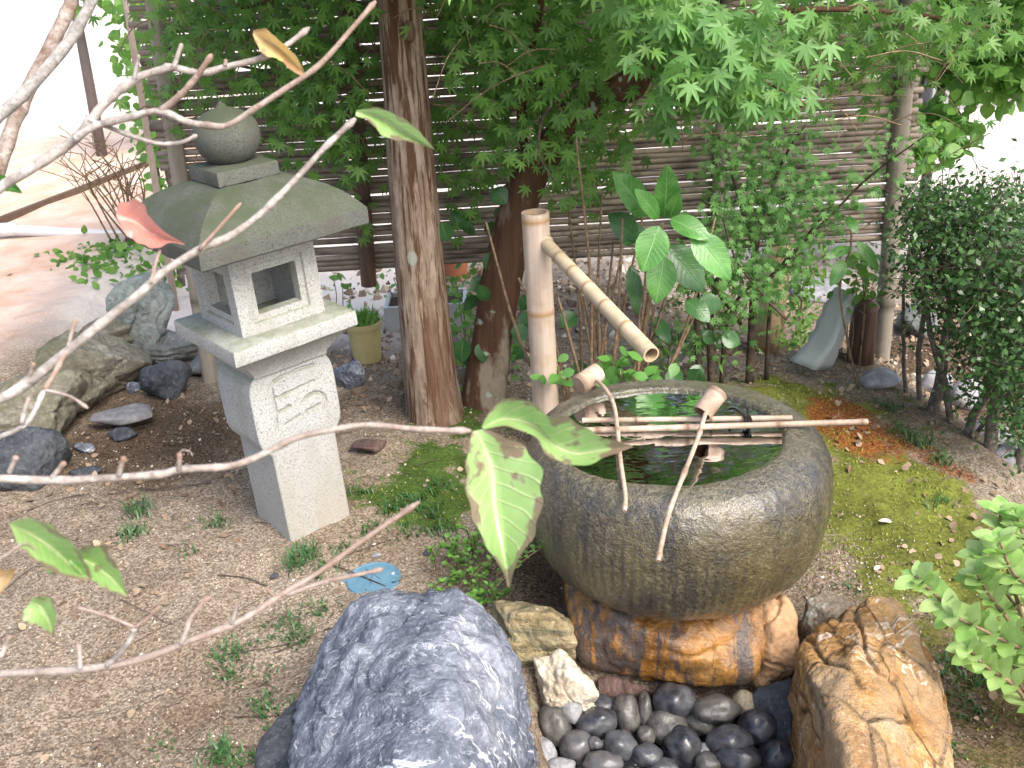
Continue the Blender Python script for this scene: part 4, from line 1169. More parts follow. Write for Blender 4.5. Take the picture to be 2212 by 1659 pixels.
DIAV = np.array([(0, 0, 0), (.3, .45, .05), (0, 1, -.08), (-.3, .45, .05)]); DIAF = [(0, 1, 2, 3)]
def frames(n, dirs, norms):
    d = dirs / np.linalg.norm(dirs, axis=1)[:, None]
    nn = norms - d * (norms * d).sum(1)[:, None]
    nn /= np.maximum(np.linalg.norm(nn, axis=1)[:, None], 1e-6)
    xx = np.cross(d, nn)
    return np.stack([xx, d, nn], 2)      # columns
def leaf_cloud(mb, pos, size, dirs, norms, TV, TF):
    n = len(pos)
    if n == 0: return
    Rm = frames(n, dirs, norms)
    V = np.einsum('nij,vj->nvi', Rm, TV) * np.asarray(size)[:, None, None] + pos[:, None, :]
    m = len(TV)
    base = (np.arange(n) * m)[:, None, None] + mb.n
    by = {}
    F_all = []
    for L in set(len(f) for f in TF):
        tf = np.array([f for f in TF if len(f) == L])
        F_all += [tuple(r) for r in (tf[None] + base).reshape(-1, L).tolist()]
    tint = np.repeat(rng.random(n), m)
    off = mb.n
    mb.v.append(V.reshape(-1, 3)); mb.f.extend(F_all)
    mb.a.setdefault('tint', [np.zeros(off)] if off else []); mb.a['tint'].append(tint)
    mb.n += n * m
def rdirs(n, base, spread):
    return np.asarray(base, float) + rng.normal(size=(n, 3)) * spread

# ------------------------------------------------------------------ cedar trunk in front of the fence
ced = thing('cedar_tree', 'straight cedar trunk with peeling reddish brown bark between the lantern and the spout', 'tree', (-0.266, 3.0, gz1(-.266, 3.0)))
m = MB()
ctr = [(944, 960, 76), (942, 915, 67), (938, 880, 60), (930, 820, 56), (920, 720, 54), (905, 560, 53.5), (893, 420, 52), (882, 280, 50), (872, 140, 48.5), (862, 0, 47.5), (846, -240, 45), (830, -480, 43)]
P3 = []; Rr = []
for px, py, hwp in ctr:
    p = at_y(px, py, 3.0); P3.append(p); Rr.append(hwp * ((p - CAM) @ F_) / FPX)
P3 = np.array(P3); P3 = np.vstack([P3, P3[-1] + (P3[-1] - P3[-2]) * 6]); Rr.append(Rr[-1] * .6)
tk = [np.linspace(0, 1, len(P3))]
i_ = np.linspace(0, len(P3) - 1, 90)
P4 = np.stack([np.interp(i_, range(len(P3)), P3[:, c]) for c in range(3)], 1); R4 = np.interp(i_, range(len(P3)), Rr)
m.tube(P4, R4, 40, True)
vv = m.v[0]; cen = np.repeat(P4, 40, 0); rad = vv - cen
an = np.arctan2(rad[:, 1], rad[:, 0])
hgt = vv[:, 2]
bs = np.stack([np.cos(an) * 2.2, np.sin(an) * 2.2, hgt * .35], 1)
strip = pnoise(bs * 4.0)
k_ = 1 + .05 * pnoise(bs * 1.1 + 3) - .05 * np.exp(-(strip / .12) ** 2) + .02 * pnoise(bs * 9) + .10 * np.clip(.18 - hgt, 0, .18) / .18 * pnoise(bs * 1.4 + 8)
m.v[0] = cen + rad * k_[:, None]
m.build('trunk', M['cedar'], ced)
kn = MB(); kp = at_y(884, 68, 2.935); kn.add(ico(3)[0] * np.array([.018, .016, .030]) + kp, ico(3)[1]); kn.build('knot', M['brown_post'], ced)
cl = MB()  # unseen needle crown above the frame, put in to help shade the garden
n = 1500
pos = np.stack([rng.normal(-.35, .4, n), rng.normal(3.0, .4, n), rng.uniform(2.5, 4.0, n)], 1)
leaf_cloud(cl, pos, rng.uniform(.10, .2, n), rdirs(n, (0, 0, -.6), .6), rdirs(n, (0, -.3, 1), .4), OVV * np.array([.4, 1, 1]), OVF)
tag(cl.build('crown', M['cedar_leaf'], ced), kind='stuff')

# ------------------------------------------------------------------ Japanese maple
map_ = thing('maple_tree', 'leaning Japanese maple with a crown of star shaped green leaves over the fence', 'maple tree', (-0.11, 3.1, gz1(-.11, 3.1)))
m = MB()
path = [(1030, 940, 3.10, 58), (1040, 875, 3.10, 50), (1055, 780, 3.10, 45), (1072, 680, 3.1, 43), (1090, 580, 3.1, 43), (1112, 480, 3.1, 41), (1140, 390, 3.08, 40), (1185, 320, 3.05, 36), (1245, 262, 3.0, 30), (1310, 205, 2.96, 26), (1372, 160, 2.92, 22), (1440, 90, 2.86, 19), (1500, 10, 2.8, 16), (1570, -120, 2.7, 13)]
pts = np.array([at_y(a_, b_, c_) for a_, b_, c_, _ in path]); rd = np.array([h * ((p - CAM) @ F_) / FPX for p, (_, _, _, h) in zip(pts, path)])
sp_ = smooth_path(np.hstack([pts, rd[:, None]]), 6)
m.tube(sp_[:, :3], sp_[:, 3], 22, True)
vv = m.v[0]; cen = np.repeat(sp_[:, :3], 22, 0)
m.v[0] = cen + (vv - cen) * (1 + .09 * pnoise(vv * np.array([14, 14, 4])))[:, None]
m.build('trunk', M['maple_bark'], map_)
BR = [[(1140, 390, 3.08, 14), (1128, 300, 3.05, 12), (1130, 200, 3.0, 10), (1160, 60, 2.95, 8), (1180, -80, 2.9, 6)],
      [(1245, 262, 3.0, 16), (1200, 200, 3.05, 10), (1080, 120, 3.15, 8), (960, 40, 3.2, 6), (760, -40, 3.2, 5), (520, 20, 3.15, 3)],
      [(1310, 205, 2.96, 13), (1375, 205, 2.85, 11), (1420, 140, 2.75, 9), (1520, 120, 2.6, 6), (1640, 170, 2.5, 4), (1740, 225, 2.45, 2.5)],
      [(1440, 90, 2.86, 11), (1560, 40, 2.85, 8), (1760, 20, 2.9, 6), (1960, 30, 2.95, 5), (2150, 60, 2.9, 3)],
      [(1185, 320, 3.05, 8), (1260, 180, 2.85, 6), (1180, 240, 2.8, 4), (1165, 330, 2.75, 2.5), (1200, 395, 2.74, 2)],
      [(1080, 120, 3.15, 6), (860, 120, 3.22, 5), (640, 160, 3.25, 4), (420, 120, 3.2, 3)],
      [(1512, 230, 3.0, 9), (1540, 320, 3.0, 7), (1545, 500, 3.05, 9), (1560, 700, 3.1, 11)]]
for br in BR[:6]:
    pts = np.array([at_y(a_, b_, c_) for a_, b_, c_, _ in br]); rd = np.array([h * ((p - CAM) @ F_) / FPX for p, (_, _, _, h) in zip(pts, br)])
    s_ = smooth_path(np.hstack([pts, rd[:, None]]), 5)
    MB().tube(s_[:, :3], np.maximum(s_[:, 3], .0015), 9, True).build('branch', M['maple_bark'] if br[0][3] > 9 else M['stem_dark'], map_)
# twigs
tw = MB()
for _ in range(150):
    px, py = random.uniform(300, 2150), random.uniform(-40, 300)
    Y = random.uniform(2.6, 3.3) if px > 900 else random.uniform(3.0, 3.35)
    p0 = at_y(px, py, Y); d0 = np.array([random.uniform(-1, 1), random.uniform(-.5, .5), random.uniform(-.8, .3)]) * random.uniform(.12, .3)
    tw.tube(smooth_path([p0, p0 + d0 * .5 + np.array([0, 0, .02]), p0 + d0]), .0016, 4, False)
tag(tw.build('twigs', M['stem'], map_), kind='stuff')
# leaf blobs: px, py, rx, ry, Ylo, Yhi, count, size
BL = [(430, 30, 150, 70, 3.1, 3.36, 230, .075), (600, 60, 220, 100, 3.0, 3.36, 420, .075), (420, 120, 110, 90, 3.1, 3.36, 130, .07), (700, 180, 120, 130, 3.0, 3.36, 300, .075), (640, 260, 110, 110, 3.0, 3.34, 190, .075),
      (760, 340, 90, 80, 3.05, 3.34, 120, .075), (540, 200, 120, 90, 3.1, 3.36, 120, .07), (700, 60, 140, 80, 2.9, 3.2, 160, .075), (770, 470, 50, 70, 3.1, 3.34, 26, .07), (390, 190, 60, 60, 3.1, 3.3, 40, .07),
      (980, 50, 90, 90, 2.95, 3.3, 200, .075), (1120, 70, 160, 110, 2.8, 3.25, 420, .08), (1080, 200, 90, 90, 2.8, 3.2, 150, .078), (1200, 200, 130, 120, 2.75, 3.2, 300, .08), (1300, 110, 140, 130, 2.8, 3.2, 340, .08),
      (960, 280, 60, 90, 3.0, 3.3, 80, .075), (1010, 400, 70, 90, 3.0, 3.3, 70, .075), (1190, 330, 90, 70, 2.75, 3.1, 110, .078), (1270, 380, 80, 70, 2.9, 3.2, 80, .075), (1090, 330, 60, 70, 2.9, 3.2, 60, .075),
      (1420, 60, 110, 90, 2.4, 2.75, 125, .098), (1500, 60, 150, 90, 2.35, 2.7, 150, .098), (1500, 170, 100, 60, 2.35, 2.65, 90, .096), (1620, 180, 110, 60, 2.35, 2.6, 90, .094), (1440, 120, 60, 110, 2.4, 2.65, 55, .095),
      (1600, 90, 130, 80, 2.45, 2.85, 140, .095), (1560, 230, 110, 40, 2.4, 2.7, 40, .092), (1440, 260, 35, 60, 2.45, 2.65, 14, .095), (1690, 215, 60, 35, 2.4, 2.55, 22, .088),
      (1800, 60, 150, 80, 2.8, 3.25, 300, .075), (1720, 110, 110, 90, 2.8, 3.2, 160, .075), (1900, 120, 110, 70, 2.8, 3.2, 160, .072), (1850, 190, 90, 50, 2.85, 3.2, 60, .07),
      (2050, 40, 150, 60, 2.6, 3.2, 240, .075), (2140, 100, 90, 50, 2.6, 3.1, 80, .075), (1980, 90, 80, 50, 2.8, 3.2, 90, .07), (1330, 290, 60, 60, 2.9, 3.2, 50, .075)]
pos = []; siz = []
for px, py, rx_, ry_, y0_, y1_, n, s_ in BL:
    n = int(n * (.55 if px < 900 else .68 if px < 1390 else .8 if px < 1700 else .5))
    q = rng.normal(size=(n, 2)) * .55
    for (u_, v_) in q:
        pos.append(at_y(px + u_ * rx_, py + v_ * ry_, rng.uniform(y0_, y1_))); siz.append(s_ * rng.uniform(.55, .95) * .62)
pos = np.array(pos); siz = np.array(siz)
# unseen crown leaves above the frame, spread to shade fence and foliage below
n2 = 2400
up = np.concatenate([np.stack([rng.uniform(-.8, .45, n2), rng.uniform(2.25, 3.5, n2), rng.uniform(1.32, 2.2, n2)], 1),
                     np.stack([rng.uniform(.45, 2.0, n2 // 2), rng.uniform(2.55, 3.6, n2 // 2), rng.uniform(1.32, 2.2, n2 // 2)], 1)])
keep = np.array([proj(p)[1] < -30 for p in up])
up = up[keep]
pr_ = np.array([proj(p) for p in pos])
vis = (pr_[:, 0] > 0) & (pr_[:, 0] < 2212) & (pr_[:, 1] > 0) & (pr_[:, 1] < 1659)
big = siz / pr_[:, 2] * vis
order = np.argsort(-big)
ind = order[:300]; rest_i = np.ones(len(pos), bool); rest_i[ind] = False
mleaf = MB().add(MAPV, MAPF).mesh('leaf', M['maple_leaf'])
dirs = rdirs(len(pos), (0, -.25, -.75), .38); nor = rdirs(len(pos), (0, -.75, .75), .35)
Fm = frames(len(pos), dirs, nor)
loc0 = np.array(map_.location)
for i in ind:
    o = bpy.data.objects.new('leaf', mleaf); COL.objects.link(o); o.parent = map_
    mm = Matrix(Fm[i].tolist()).to_4x4()
    o.matrix_local = Matrix.Translation((pos[i] - loc0).tolist()) @ mm @ Matrix.Scale(float(siz[i]), 4)
fo = MB()
leaf_cloud(fo, pos[rest_i], siz[rest_i], dirs[rest_i], nor[rest_i], MAPV, MAPF)
leaf_cloud(fo, up, rng.uniform(.05, .08, len(up)), rdirs(len(up), (0, -.25, -.6), .45), rdirs(len(up), (0, -.5, .8), .35), MAPV, MAPF)
tag(fo.build('foliage', M['maple_dark'], map_), kind='stuff')

# ------------------------------------------------------------------ big single leaves: generic grid leaf
def ribbon(left, mid, right, cols=7, n=16):
    """left/mid/right: 3D polylines from base to tip"""
    def rs(pl):
        s_ = smooth_path(pl, 8); t = np.concatenate([[0], np.cumsum(np.linalg.norm(np.diff(s_, axis=0), axis=1))]); t /= t[-1]
        q = np.linspace(0, 1, n)
        return np.stack([np.interp(q, t, s_[:, c]) for c in range(3)], 1)
    A, B, C_ = rs(left), rs(mid), rs(right)
    V = []; U = []; W = []
    for i in range(n):
        for j in range(cols):
            u = -1 + 2 * j / (cols - 1)
            p = B[i] * (1 + u) + A[i] * (-u) if u < 0 else B[i] * (1 - u) + C_[i] * u
            wd = np.linalg.norm(A[i] - C_[i]); t_ = i / (n - 1)
            p = p + F_ * wd * (.055 * math.sin(t_ * 24 + 1.5 * u) * u * u + .03 * math.sin(t_ * 11 + 3 * u)) + (p - B[i]) * .05 * math.sin(t_ * 37)
            V.append(p); U.append(u); W.append(t_)
    Fc = [(i * cols + j, i * cols + j + 1, (i + 1) * cols + j + 1, (i + 1) * cols + j) for i in range(n - 1) for j in range(cols - 1)]
    m_ = MB(); m_.add(V, Fc, u=np.array(U), w=np.array(W))
    return m_
def oval_leaf(base, tip, width, facing, curl=.12, fold=.15, serr=True, cols=7, n=14):
    base = np.asarray(base, float); tip = np.asarray(tip, float)
    d = tip - base; L = np.linalg.norm(d); dn = d / L
    f_ = np.asarray(facing, float); nn = nrm(f_ - dn * (f_ @ dn)); xx = np.cross(dn, nn)
    V = []; U = []; W = []
    for i in range(n):
        t = i / (n - 1)
        hw_ = width / 2 * (math.sin(math.pi * min(1, t ** .85)) ** .75 if 0 < t < 1 else .02)
        if serr and i % 2 and 0 < t < 1: hw_ *= .965
        for j in range(cols):
            u = -1 + 2 * j / (cols - 1)
            wave = .03 * L * math.sin(t * 9 + u * 2) * abs(u) * .5
            V.append(base + dn * (L * t) + xx * (u * hw_) + nn * (fold * abs(u) * hw_ - curl * L * (t * t) + wave + .04 * L * math.sin(math.pi * t)))
            U.append(u); W.append(t)
    Fc = [(i * cols + j, i * cols + j + 1, (i + 1) * cols + j + 1, (i + 1) * cols + j) for i in range(n - 1) for j in range(cols - 1)]
    return MB().add(V, Fc, u=np.array(U), w=np.array(W))

# ------------------------------------------------------------------ hydrangea
hb = on_ground(1400, 815); hb = np.array([0.42, 2.78, gz1(.42, 2.78)])
hyd = thing('hydrangea', 'hydrangea with a rosette of large bright leaves on brown stems behind the basin', 'shrub', hb)
def hp(x_, y_, Y=2.62): return at_y(x_, y_, Y)
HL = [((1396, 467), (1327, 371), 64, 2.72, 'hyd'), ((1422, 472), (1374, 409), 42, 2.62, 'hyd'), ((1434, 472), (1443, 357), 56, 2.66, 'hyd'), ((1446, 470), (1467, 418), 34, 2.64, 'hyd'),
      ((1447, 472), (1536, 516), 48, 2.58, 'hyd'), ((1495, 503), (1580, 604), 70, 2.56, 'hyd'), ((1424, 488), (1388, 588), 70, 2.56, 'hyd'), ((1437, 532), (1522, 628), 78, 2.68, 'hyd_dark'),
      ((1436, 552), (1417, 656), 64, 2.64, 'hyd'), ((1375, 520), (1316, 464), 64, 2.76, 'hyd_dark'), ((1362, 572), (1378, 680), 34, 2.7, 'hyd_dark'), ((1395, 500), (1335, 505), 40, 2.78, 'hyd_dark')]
CENT = hp(1430, 482, 2.64)
for (b0, t0, wd, Y, mt) in HL:
    B_ = hp(*b0, Y + .02); T_ = hp(*t0, Y - .03)
    w_ = wd * ((B_ - CAM) @ F_) / FPX * 1.06
    L_ = oval_leaf(B_, T_, w_, (0.1, -1, .75) , .05, .16)
    L_.build('leaf', M[mt], hyd)
for _ in range(34):
    if random.random() < .45: px, py, Y = random.uniform(945, 1110), random.uniform(395, 545), random.uniform(2.95, 3.3)
    elif random.random() < .5: px, py, Y = random.uniform(1000, 1150), random.uniform(560, 760), random.uniform(2.95, 3.3)
    else: px, py, Y = random.uniform(1210, 1560), random.uniform(600, 810), random.uniform(2.7, 3.1)
    B_ = at_y(px, py, Y); a_ = random.uniform(-2.6, -.5)
    T_ = B_ + np.array([math.cos(a_) * .6, random.uniform(-.5, .2), math.sin(a_) * .5]) * random.uniform(.09, .14)
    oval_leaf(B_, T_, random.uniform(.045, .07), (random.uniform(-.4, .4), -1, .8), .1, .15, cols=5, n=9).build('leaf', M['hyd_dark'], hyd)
ST = [(1255, 830, 1225, 430), (1275, 825, 1262, 455), (1290, 820, 1345, 470), (1305, 830, 1300, 420), (1320, 815, 1325, 520), (1340, 810, 1400, 520), (1355, 800, 1428, 500), (1300, 800, 1240, 560), (1375, 800, 1450, 600),
      (1400, 780, 1545, 470), (1270, 830, 1205, 640), (1260, 815, 1290, 600), (1330, 800, 1380, 640), (1245, 830, 1180, 600), (1235, 800, 1120, 600), (1340, 830, 1420, 640), (1310, 790, 1420, 700), (1290, 790, 1340, 560), (1382, 790, 1520, 640), (1225, 810, 1050, 480),
      (1265, 800, 1245, 300), (1360, 800, 1260, 640), (1300, 790, 1390, 460)]
for i, (x0_, y0_, x1_, y1_) in enumerate(ST):
    Y0 = random.uniform(2.72, 2.95); Y1 = Y0 + random.uniform(-.12, .2)
    a_ = at_y(x0_, y0_, Y0); b_ = at_y(x1_, y1_, Y1)
    a_[2] = min(a_[2], gz1(a_[0], a_[1]))
    mid_ = (a_ + b_) / 2 + np.array([random.uniform(-.03, .03), random.uniform(-.03, .03), 0])
    MB().tube(smooth_path([a_, mid_, b_], 5), np.linspace(.0058, .0034, 11), 7).build('stem', M['stem'], hyd)
s0 = at_y(1355, 800, 2.78); s0[2] = gz1(s0[0], s0[1])
MB().tube(smooth_path([s0, at_y(1400, 650, 2.74), CENT], 6), np.linspace(.007, .0045, 13), 8).build('stem', M['stem'], hyd)
# small hydrangea sprig by the right fence post
h2 = thing('hydrangea_sprig', 'few light green drooping leaves on a thin stem in front of the right fence post', 'plant', (1.2, 3.0, gz1(1.2, 3.0)))
for (b0, t0, wd) in [((1835, 534), (1783, 556), 24), ((1823, 560), (1795, 618), 32), ((1850, 520), (1901, 586), 28), ((1829, 467), (1852, 503), 26)]:
    B_ = at_y(*b0, 2.98); T_ = at_y(*t0, 2.93)
    oval_leaf(B_, T_, wd * ((B_ - CAM) @ F_) / FPX, (0, -1, .7), .08, .15, cols=5, n=9).build('leaf', M['hyd'], h2)
s0 = np.array([1.16, 3.0, gz1(1.16, 3.0)])
MB().tube(smooth_path([s0, at_y(1815, 640, 3.0), at_y(1838, 530, 3.0), at_y(1835, 465, 3.0)], 5), .0032, 6).build('stem', M['stem'], h2)

# ------------------------------------------------------------------ fine-leaved sapling right of the hydrangea
sap = thing('sapling', 'dark stemmed sapling with sparse small leaves in front of the right half of the fence', 'sapling', (0.93, 3.05, gz1(.93, 3.05)))
SB = [[(1622, 760, 3.05, 10), (1628, 640, 3.05, 9), (1632, 540, 3.04, 7), (1655, 440, 3.0, 5), (1700, 330, 2.95, 3), (1740, 270, 2.9, 2)], [(1632, 540, 3.04, 6), (1600, 440, 3.0, 5), (1570, 330, 2.95, 4), (1545, 280, 2.95, 2)],
      [(1628, 640, 3.05, 6), (1700, 560, 3.0, 4), (1790, 470, 2.95, 3), (1880, 380, 2.9, 2.4), (2010, 285, 2.8, 1.5)], [(1660, 740, 3.08, 6), (1668, 640, 3.02, 4), (1720, 540, 2.98, 3), (1800, 440, 2.95, 2)],
      [(1600, 700, 3.0, 5), (1520, 590, 2.9, 3), (1480, 560, 2.86, 2)], [(1540, 770, 3.0, 9), (1535, 690, 3.0, 7), (1550, 600, 3.0, 5)], [(1515, 775, 3.02, 8), (1505, 690, 3.0, 6), (1510, 600, 3.0, 4)], [(1560, 760, 3.05, 6), (1575, 680, 3.0, 4), (1640, 600, 2.95, 2.5)],
      [(1700, 690, 2.9, 4), (1650, 640, 2.92, 3), (1590, 560, 2.9, 2.5), (1560, 470, 2.9, 2)], [(1655, 440, 3.0, 3), (1690, 430, 2.95, 2.5), (1760, 400, 2.9, 1.6)]]
lp = []
for br in SB:
    pts = np.array([at_y(a_, b_, c_) for a_, b_, c_, _ in br]); rd = np.array([h * ((p - CAM) @ F_) / FPX for p, (_, _, _, h) in zip(pts, br)])
    if br[0][1] >= 740: pts[0][2] = gz1(pts[0][0], pts[0][1]) - .01
    s_ = smooth_path(np.hstack([pts, rd[:, None]]), 6)
    MB().tube(s_[:, :3], np.maximum(s_[:, 3], .0012), 8).build('stem', M['stem_dark'], sap)
    for p in s_[len(s_) // 3:, :3]:
        for _ in range(13): lp.append(p + rng.normal(size=3) * np.array([.055, .05, .05]))
for (px, py, rx_, ry_, n) in [(1600, 420, 90, 120, 190), (1680, 470, 90, 110, 120), (1560, 560, 70, 80, 90), (1650, 640, 60, 70, 70), (1640, 330, 80, 60, 80), (1740, 400, 80, 90, 60)]:
    for _ in range(n):
        lp.append(at_y(px + rng.normal() * rx_ * .6, py + rng.normal() * ry_ * .6, rng.uniform(2.85, 3.2)))
lp = np.array(lp); n = len(lp)
fo = MB(); leaf_cloud(fo, lp, rng.uniform(.012, .024, n) * 1.1, rdirs(n, (0, -.3, -.6), .5), rdirs(n, (0, -.7, .7), .4), MAPV, MAPF)
tag(fo.build('foliage', M['maple_leaf'], sap), kind='stuff')

# ------------------------------------------------------------------ dense dark bush on the right
bush = thing('bush', 'dense dark small leaved bush with several thin trunks at the right edge', 'bush', (1.62, 2.75, gz1(1.62, 2.75)))
TB = [[(2130, 1000, 2.62, 15), (2150, 880, 2.65, 13), (2180, 760, 2.7, 11), (2190, 640, 2.75, 8), (2170, 500, 2.8, 5)], [(2080, 960, 2.7, 11), (2120, 860, 2.72, 9), (2170, 760, 2.75, 7), (2230, 640, 2.75, 5)],
      [(2010, 900, 2.85, 14), (2030, 820, 2.85, 12), (2040, 740, 2.85, 10), (2060, 620, 2.88, 7), (2080, 500, 2.9, 4)], [(1990, 890, 2.95, 6), (1985, 760, 2.95, 6), (2000, 640, 2.95, 5), (2010, 480, 2.95, 4), (2000, 420, 2.95, 3)],
      [(2060, 940, 2.78, 8), (2040, 820, 2.8, 7), (2010, 720, 2.85, 6), (2000, 560, 2.9, 4)], [(2200, 1010, 2.6, 12), (2230, 880, 2.6, 10), (2250, 740, 2.65, 8)], [(2100, 930, 2.7, 5), (2180, 850, 2.6, 4), (2250, 800, 2.6, 3)], [(1960, 840, 3.0, 5), (1950, 720, 3.0, 4), (1955, 600, 3.0, 3)]]
for br in TB:
    pts = np.array([at_y(a_, b_, c_) for a_, b_, c_, _ in br]); rd = np.array([h * ((p - CAM) @ F_) / FPX for p, (_, _, _, h) in zip(pts, br)])
    pts[0][2] = min(pts[0][2], gz1(pts[0][0], pts[0][1]) - .02)
    s_ = smooth_path(np.hstack([pts, rd[:, None]]), 5)
    s_[:, :3] += .006 * np.stack([pnoise(s_[:, :3] * 15), pnoise(s_[:, :3] * 15 + 7), pnoise(s_[:, :3] * 15 + 3)], 1)
    MB().tube(s_[:, :3], np.maximum(s_[:, 3], .002), 9).build('trunk', M['bush_bark'], bush)
twg = MB(); lp = []
BB = [(2100, 620, 110, 110, 2.5, 3.0, 330), (2060, 500, 100, 80, 2.6, 3.1, 260), (2170, 700, 90, 110, 2.4, 2.9, 300), (2200, 560, 90, 110, 2.4, 3.0, 280), (2020, 450, 70, 50, 2.75, 3.15, 120), (2150, 460, 80, 60, 2.6, 3.1, 150), (2190, 830, 60, 90, 2.35, 2.75, 140), (2130, 800, 60, 70, 2.5, 2.8, 70), (2030, 580, 50, 90, 2.75, 3.1, 80), (1985, 560, 30, 120, 2.9, 3.2, 40), (2260, 700, 90, 160, 2.3, 2.8, 200), (2240, 900, 60, 70, 2.3, 2.6, 60)]
for px, py, rx_, ry_, y0_, y1_, n in BB:
    for _ in range(n):
        c = at_y(px + rng.normal() * rx_ * .6, py + rng.normal() * ry_ * .6, rng.uniform(y0_, y1_))
        dr_ = rng.normal(size=3) * .045
        for t in rng.uniform(-1, 1, 7): lp.append(c + dr_ * t + rng.normal(size=3) * .008)
        if rng.random() < .25: twg.tube([c - dr_ * 1.4, c + dr_ * 1.2], .0013, 3, False)
lp = np.array(lp); n = len(lp)
fo = MB(); leaf_cloud(fo, lp, rng.uniform(.013, .026, n), rdirs(n, (0, -.3, .2), .7), rdirs(n, (0, -.5, .8), .5), DIAV, DIAF)
tag(fo.build('foliage', M['bush_leaf'], bush), kind='stuff')
tag(twg.build('twigs', M['stem_dark'], bush), kind='stuff')

# ------------------------------------------------------------------ bright young shrub in the right foreground
shr = thing('young_shrub', 'young shrub with whorls of bright pale green leaves at the lower right', 'shrub', (1.28, 1.62, gz1(1.28, 1.62)))
def sd3(px, py, d): return at_d(px, py, d)
SH = [[(2290, 1560, 1.95), (2200, 1440, 1.93), (2090, 1350, 1.9), (2010, 1275, 1.88), (1978, 1245, 1.87)], [(2280, 1530, 1.97), (2215, 1350, 1.95), (2170, 1200, 1.93), (2160, 1110, 1.92)], [(2290, 1540, 1.9), (2240, 1300, 1.9), (2215, 1180, 1.9), (2200, 1120, 1.9)], [(2280, 1570, 1.88), (2190, 1480, 1.86), (2130, 1440, 1.85), (2090, 1400, 1.84)], [(2280, 1550, 1.92), (2190, 1360, 1.9), (2140, 1290, 1.9), (2110, 1240, 1.9)]]
SH += [[(2290, 1500, 1.98), (2250, 1390, 1.97), (2180, 1290, 1.96), (2120, 1200, 1.95)], [(2290, 1520, 1.9), (2230, 1420, 1.88), (2160, 1380, 1.86), (2060, 1330, 1.85)], [(2300, 1480, 1.85), (2250, 1300, 1.84), (2190, 1240, 1.83), (2160, 1170, 1.83)], [(2300, 1560, 1.9), (2220, 1500, 1.9), (2170, 1420, 1.9), (2130, 1370, 1.9)]]
base_s = np.array(shr.location)
for s_ in SH:
    pts = np.array([sd3(*q) for q in s_])
    pts = np.vstack([[base_s + np.array([random.uniform(-.03, .03), random.uniform(-.03, .03), 0])], pts])
    sm = smooth_path(pts, 5)
    MB().tube(sm, np.linspace(.006, .0025, len(sm)), 7).build('stem', M['stem'], shr)
    nn_ = len(sm)
    for q in range(8, nn_, 2):
        c = sm[q]; ax = nrm(sm[min(q + 1, nn_ - 1)] - sm[q - 1])
        cnt = 5 if q >= nn_ - 4 else 3
        ph = random.uniform(0, 6)
        for j in range(cnt):
            a_ = ph + j * 2 * math.pi / cnt
            e1 = nrm(np.cross(ax, [0.3, .1, 1])); e2 = np.cross(ax, e1)
            dd = nrm(ax * .55 + (e1 * math.cos(a_) + e2 * math.sin(a_)) + np.array([0, -.1, .15]))
            L_ = random.uniform(.034, .054)
            oval_leaf(c, c + dd * L_, L_ * .64, nrm(ax + np.array([0, -.5, .7])), .1, .12, False, 5, 8).build('leaf', M['shrub_leaf'], shr)

# ------------------------------------------------------------------ creeping shrub left of the basin
cr = thing('creeping_shrub', 'low creeping shrub with tiny fresh green leaves between the basin and the boulder', 'shrub', (-.02, 2.0, gz1(-.02, 2.0)))
lp = []; ld = []
for _ in range(72):
    px, py = random.choice([(1010, 1170), (1000, 1220), (1040, 1270), (1020, 1310), (985, 1190), (1180, 1120), (1170, 980), (1060, 1230), (960, 1200)])
    px += random.gauss(0, 24); py += random.gauss(0, 30)
    q = on_ground(px, py + 30) if px < 1120 else None
    tip = at_z(px, py, random.uniform(.03, .11)) if px < 1120 else at_z(px, py, random.uniform(.2, .3)) + np.array([-.0, -.02, 0])
    b_ = np.array([tip[0] + random.uniform(-.05, .05), tip[1] + random.uniform(0, .06), gz1(tip[0], tip[1])]) if px < 1120 else tip + np.array([-.12, .02, -.12])
    s_ = smooth_path([b_, (b_ + tip) / 2 + np.array([random.uniform(-.01, .01), 0, .008]), tip], 4)
    MB().tube(s_, .0014, 4, False).build('stem', M['stem'], cr)
    for t in range(3, 9):
        for _ in range(2 if t < 7 else 4):
            a_ = random.uniform(0, 6.3)
            lp.append(s_[t]); ld.append(nrm([math.cos(a_), math.sin(a_), .5]))
lp = np.array(lp); ld = np.array(ld); n = len(lp)
fo = MB(); leaf_cloud(fo, lp, rng.uniform(.009, .016, n), ld, rdirs(n, (0, -.4, 1), .3), OVV * np.array([.75, 1, 1]), OVF)
tag(fo.build('foliage', M['small_leaf'], cr), kind='stuff')

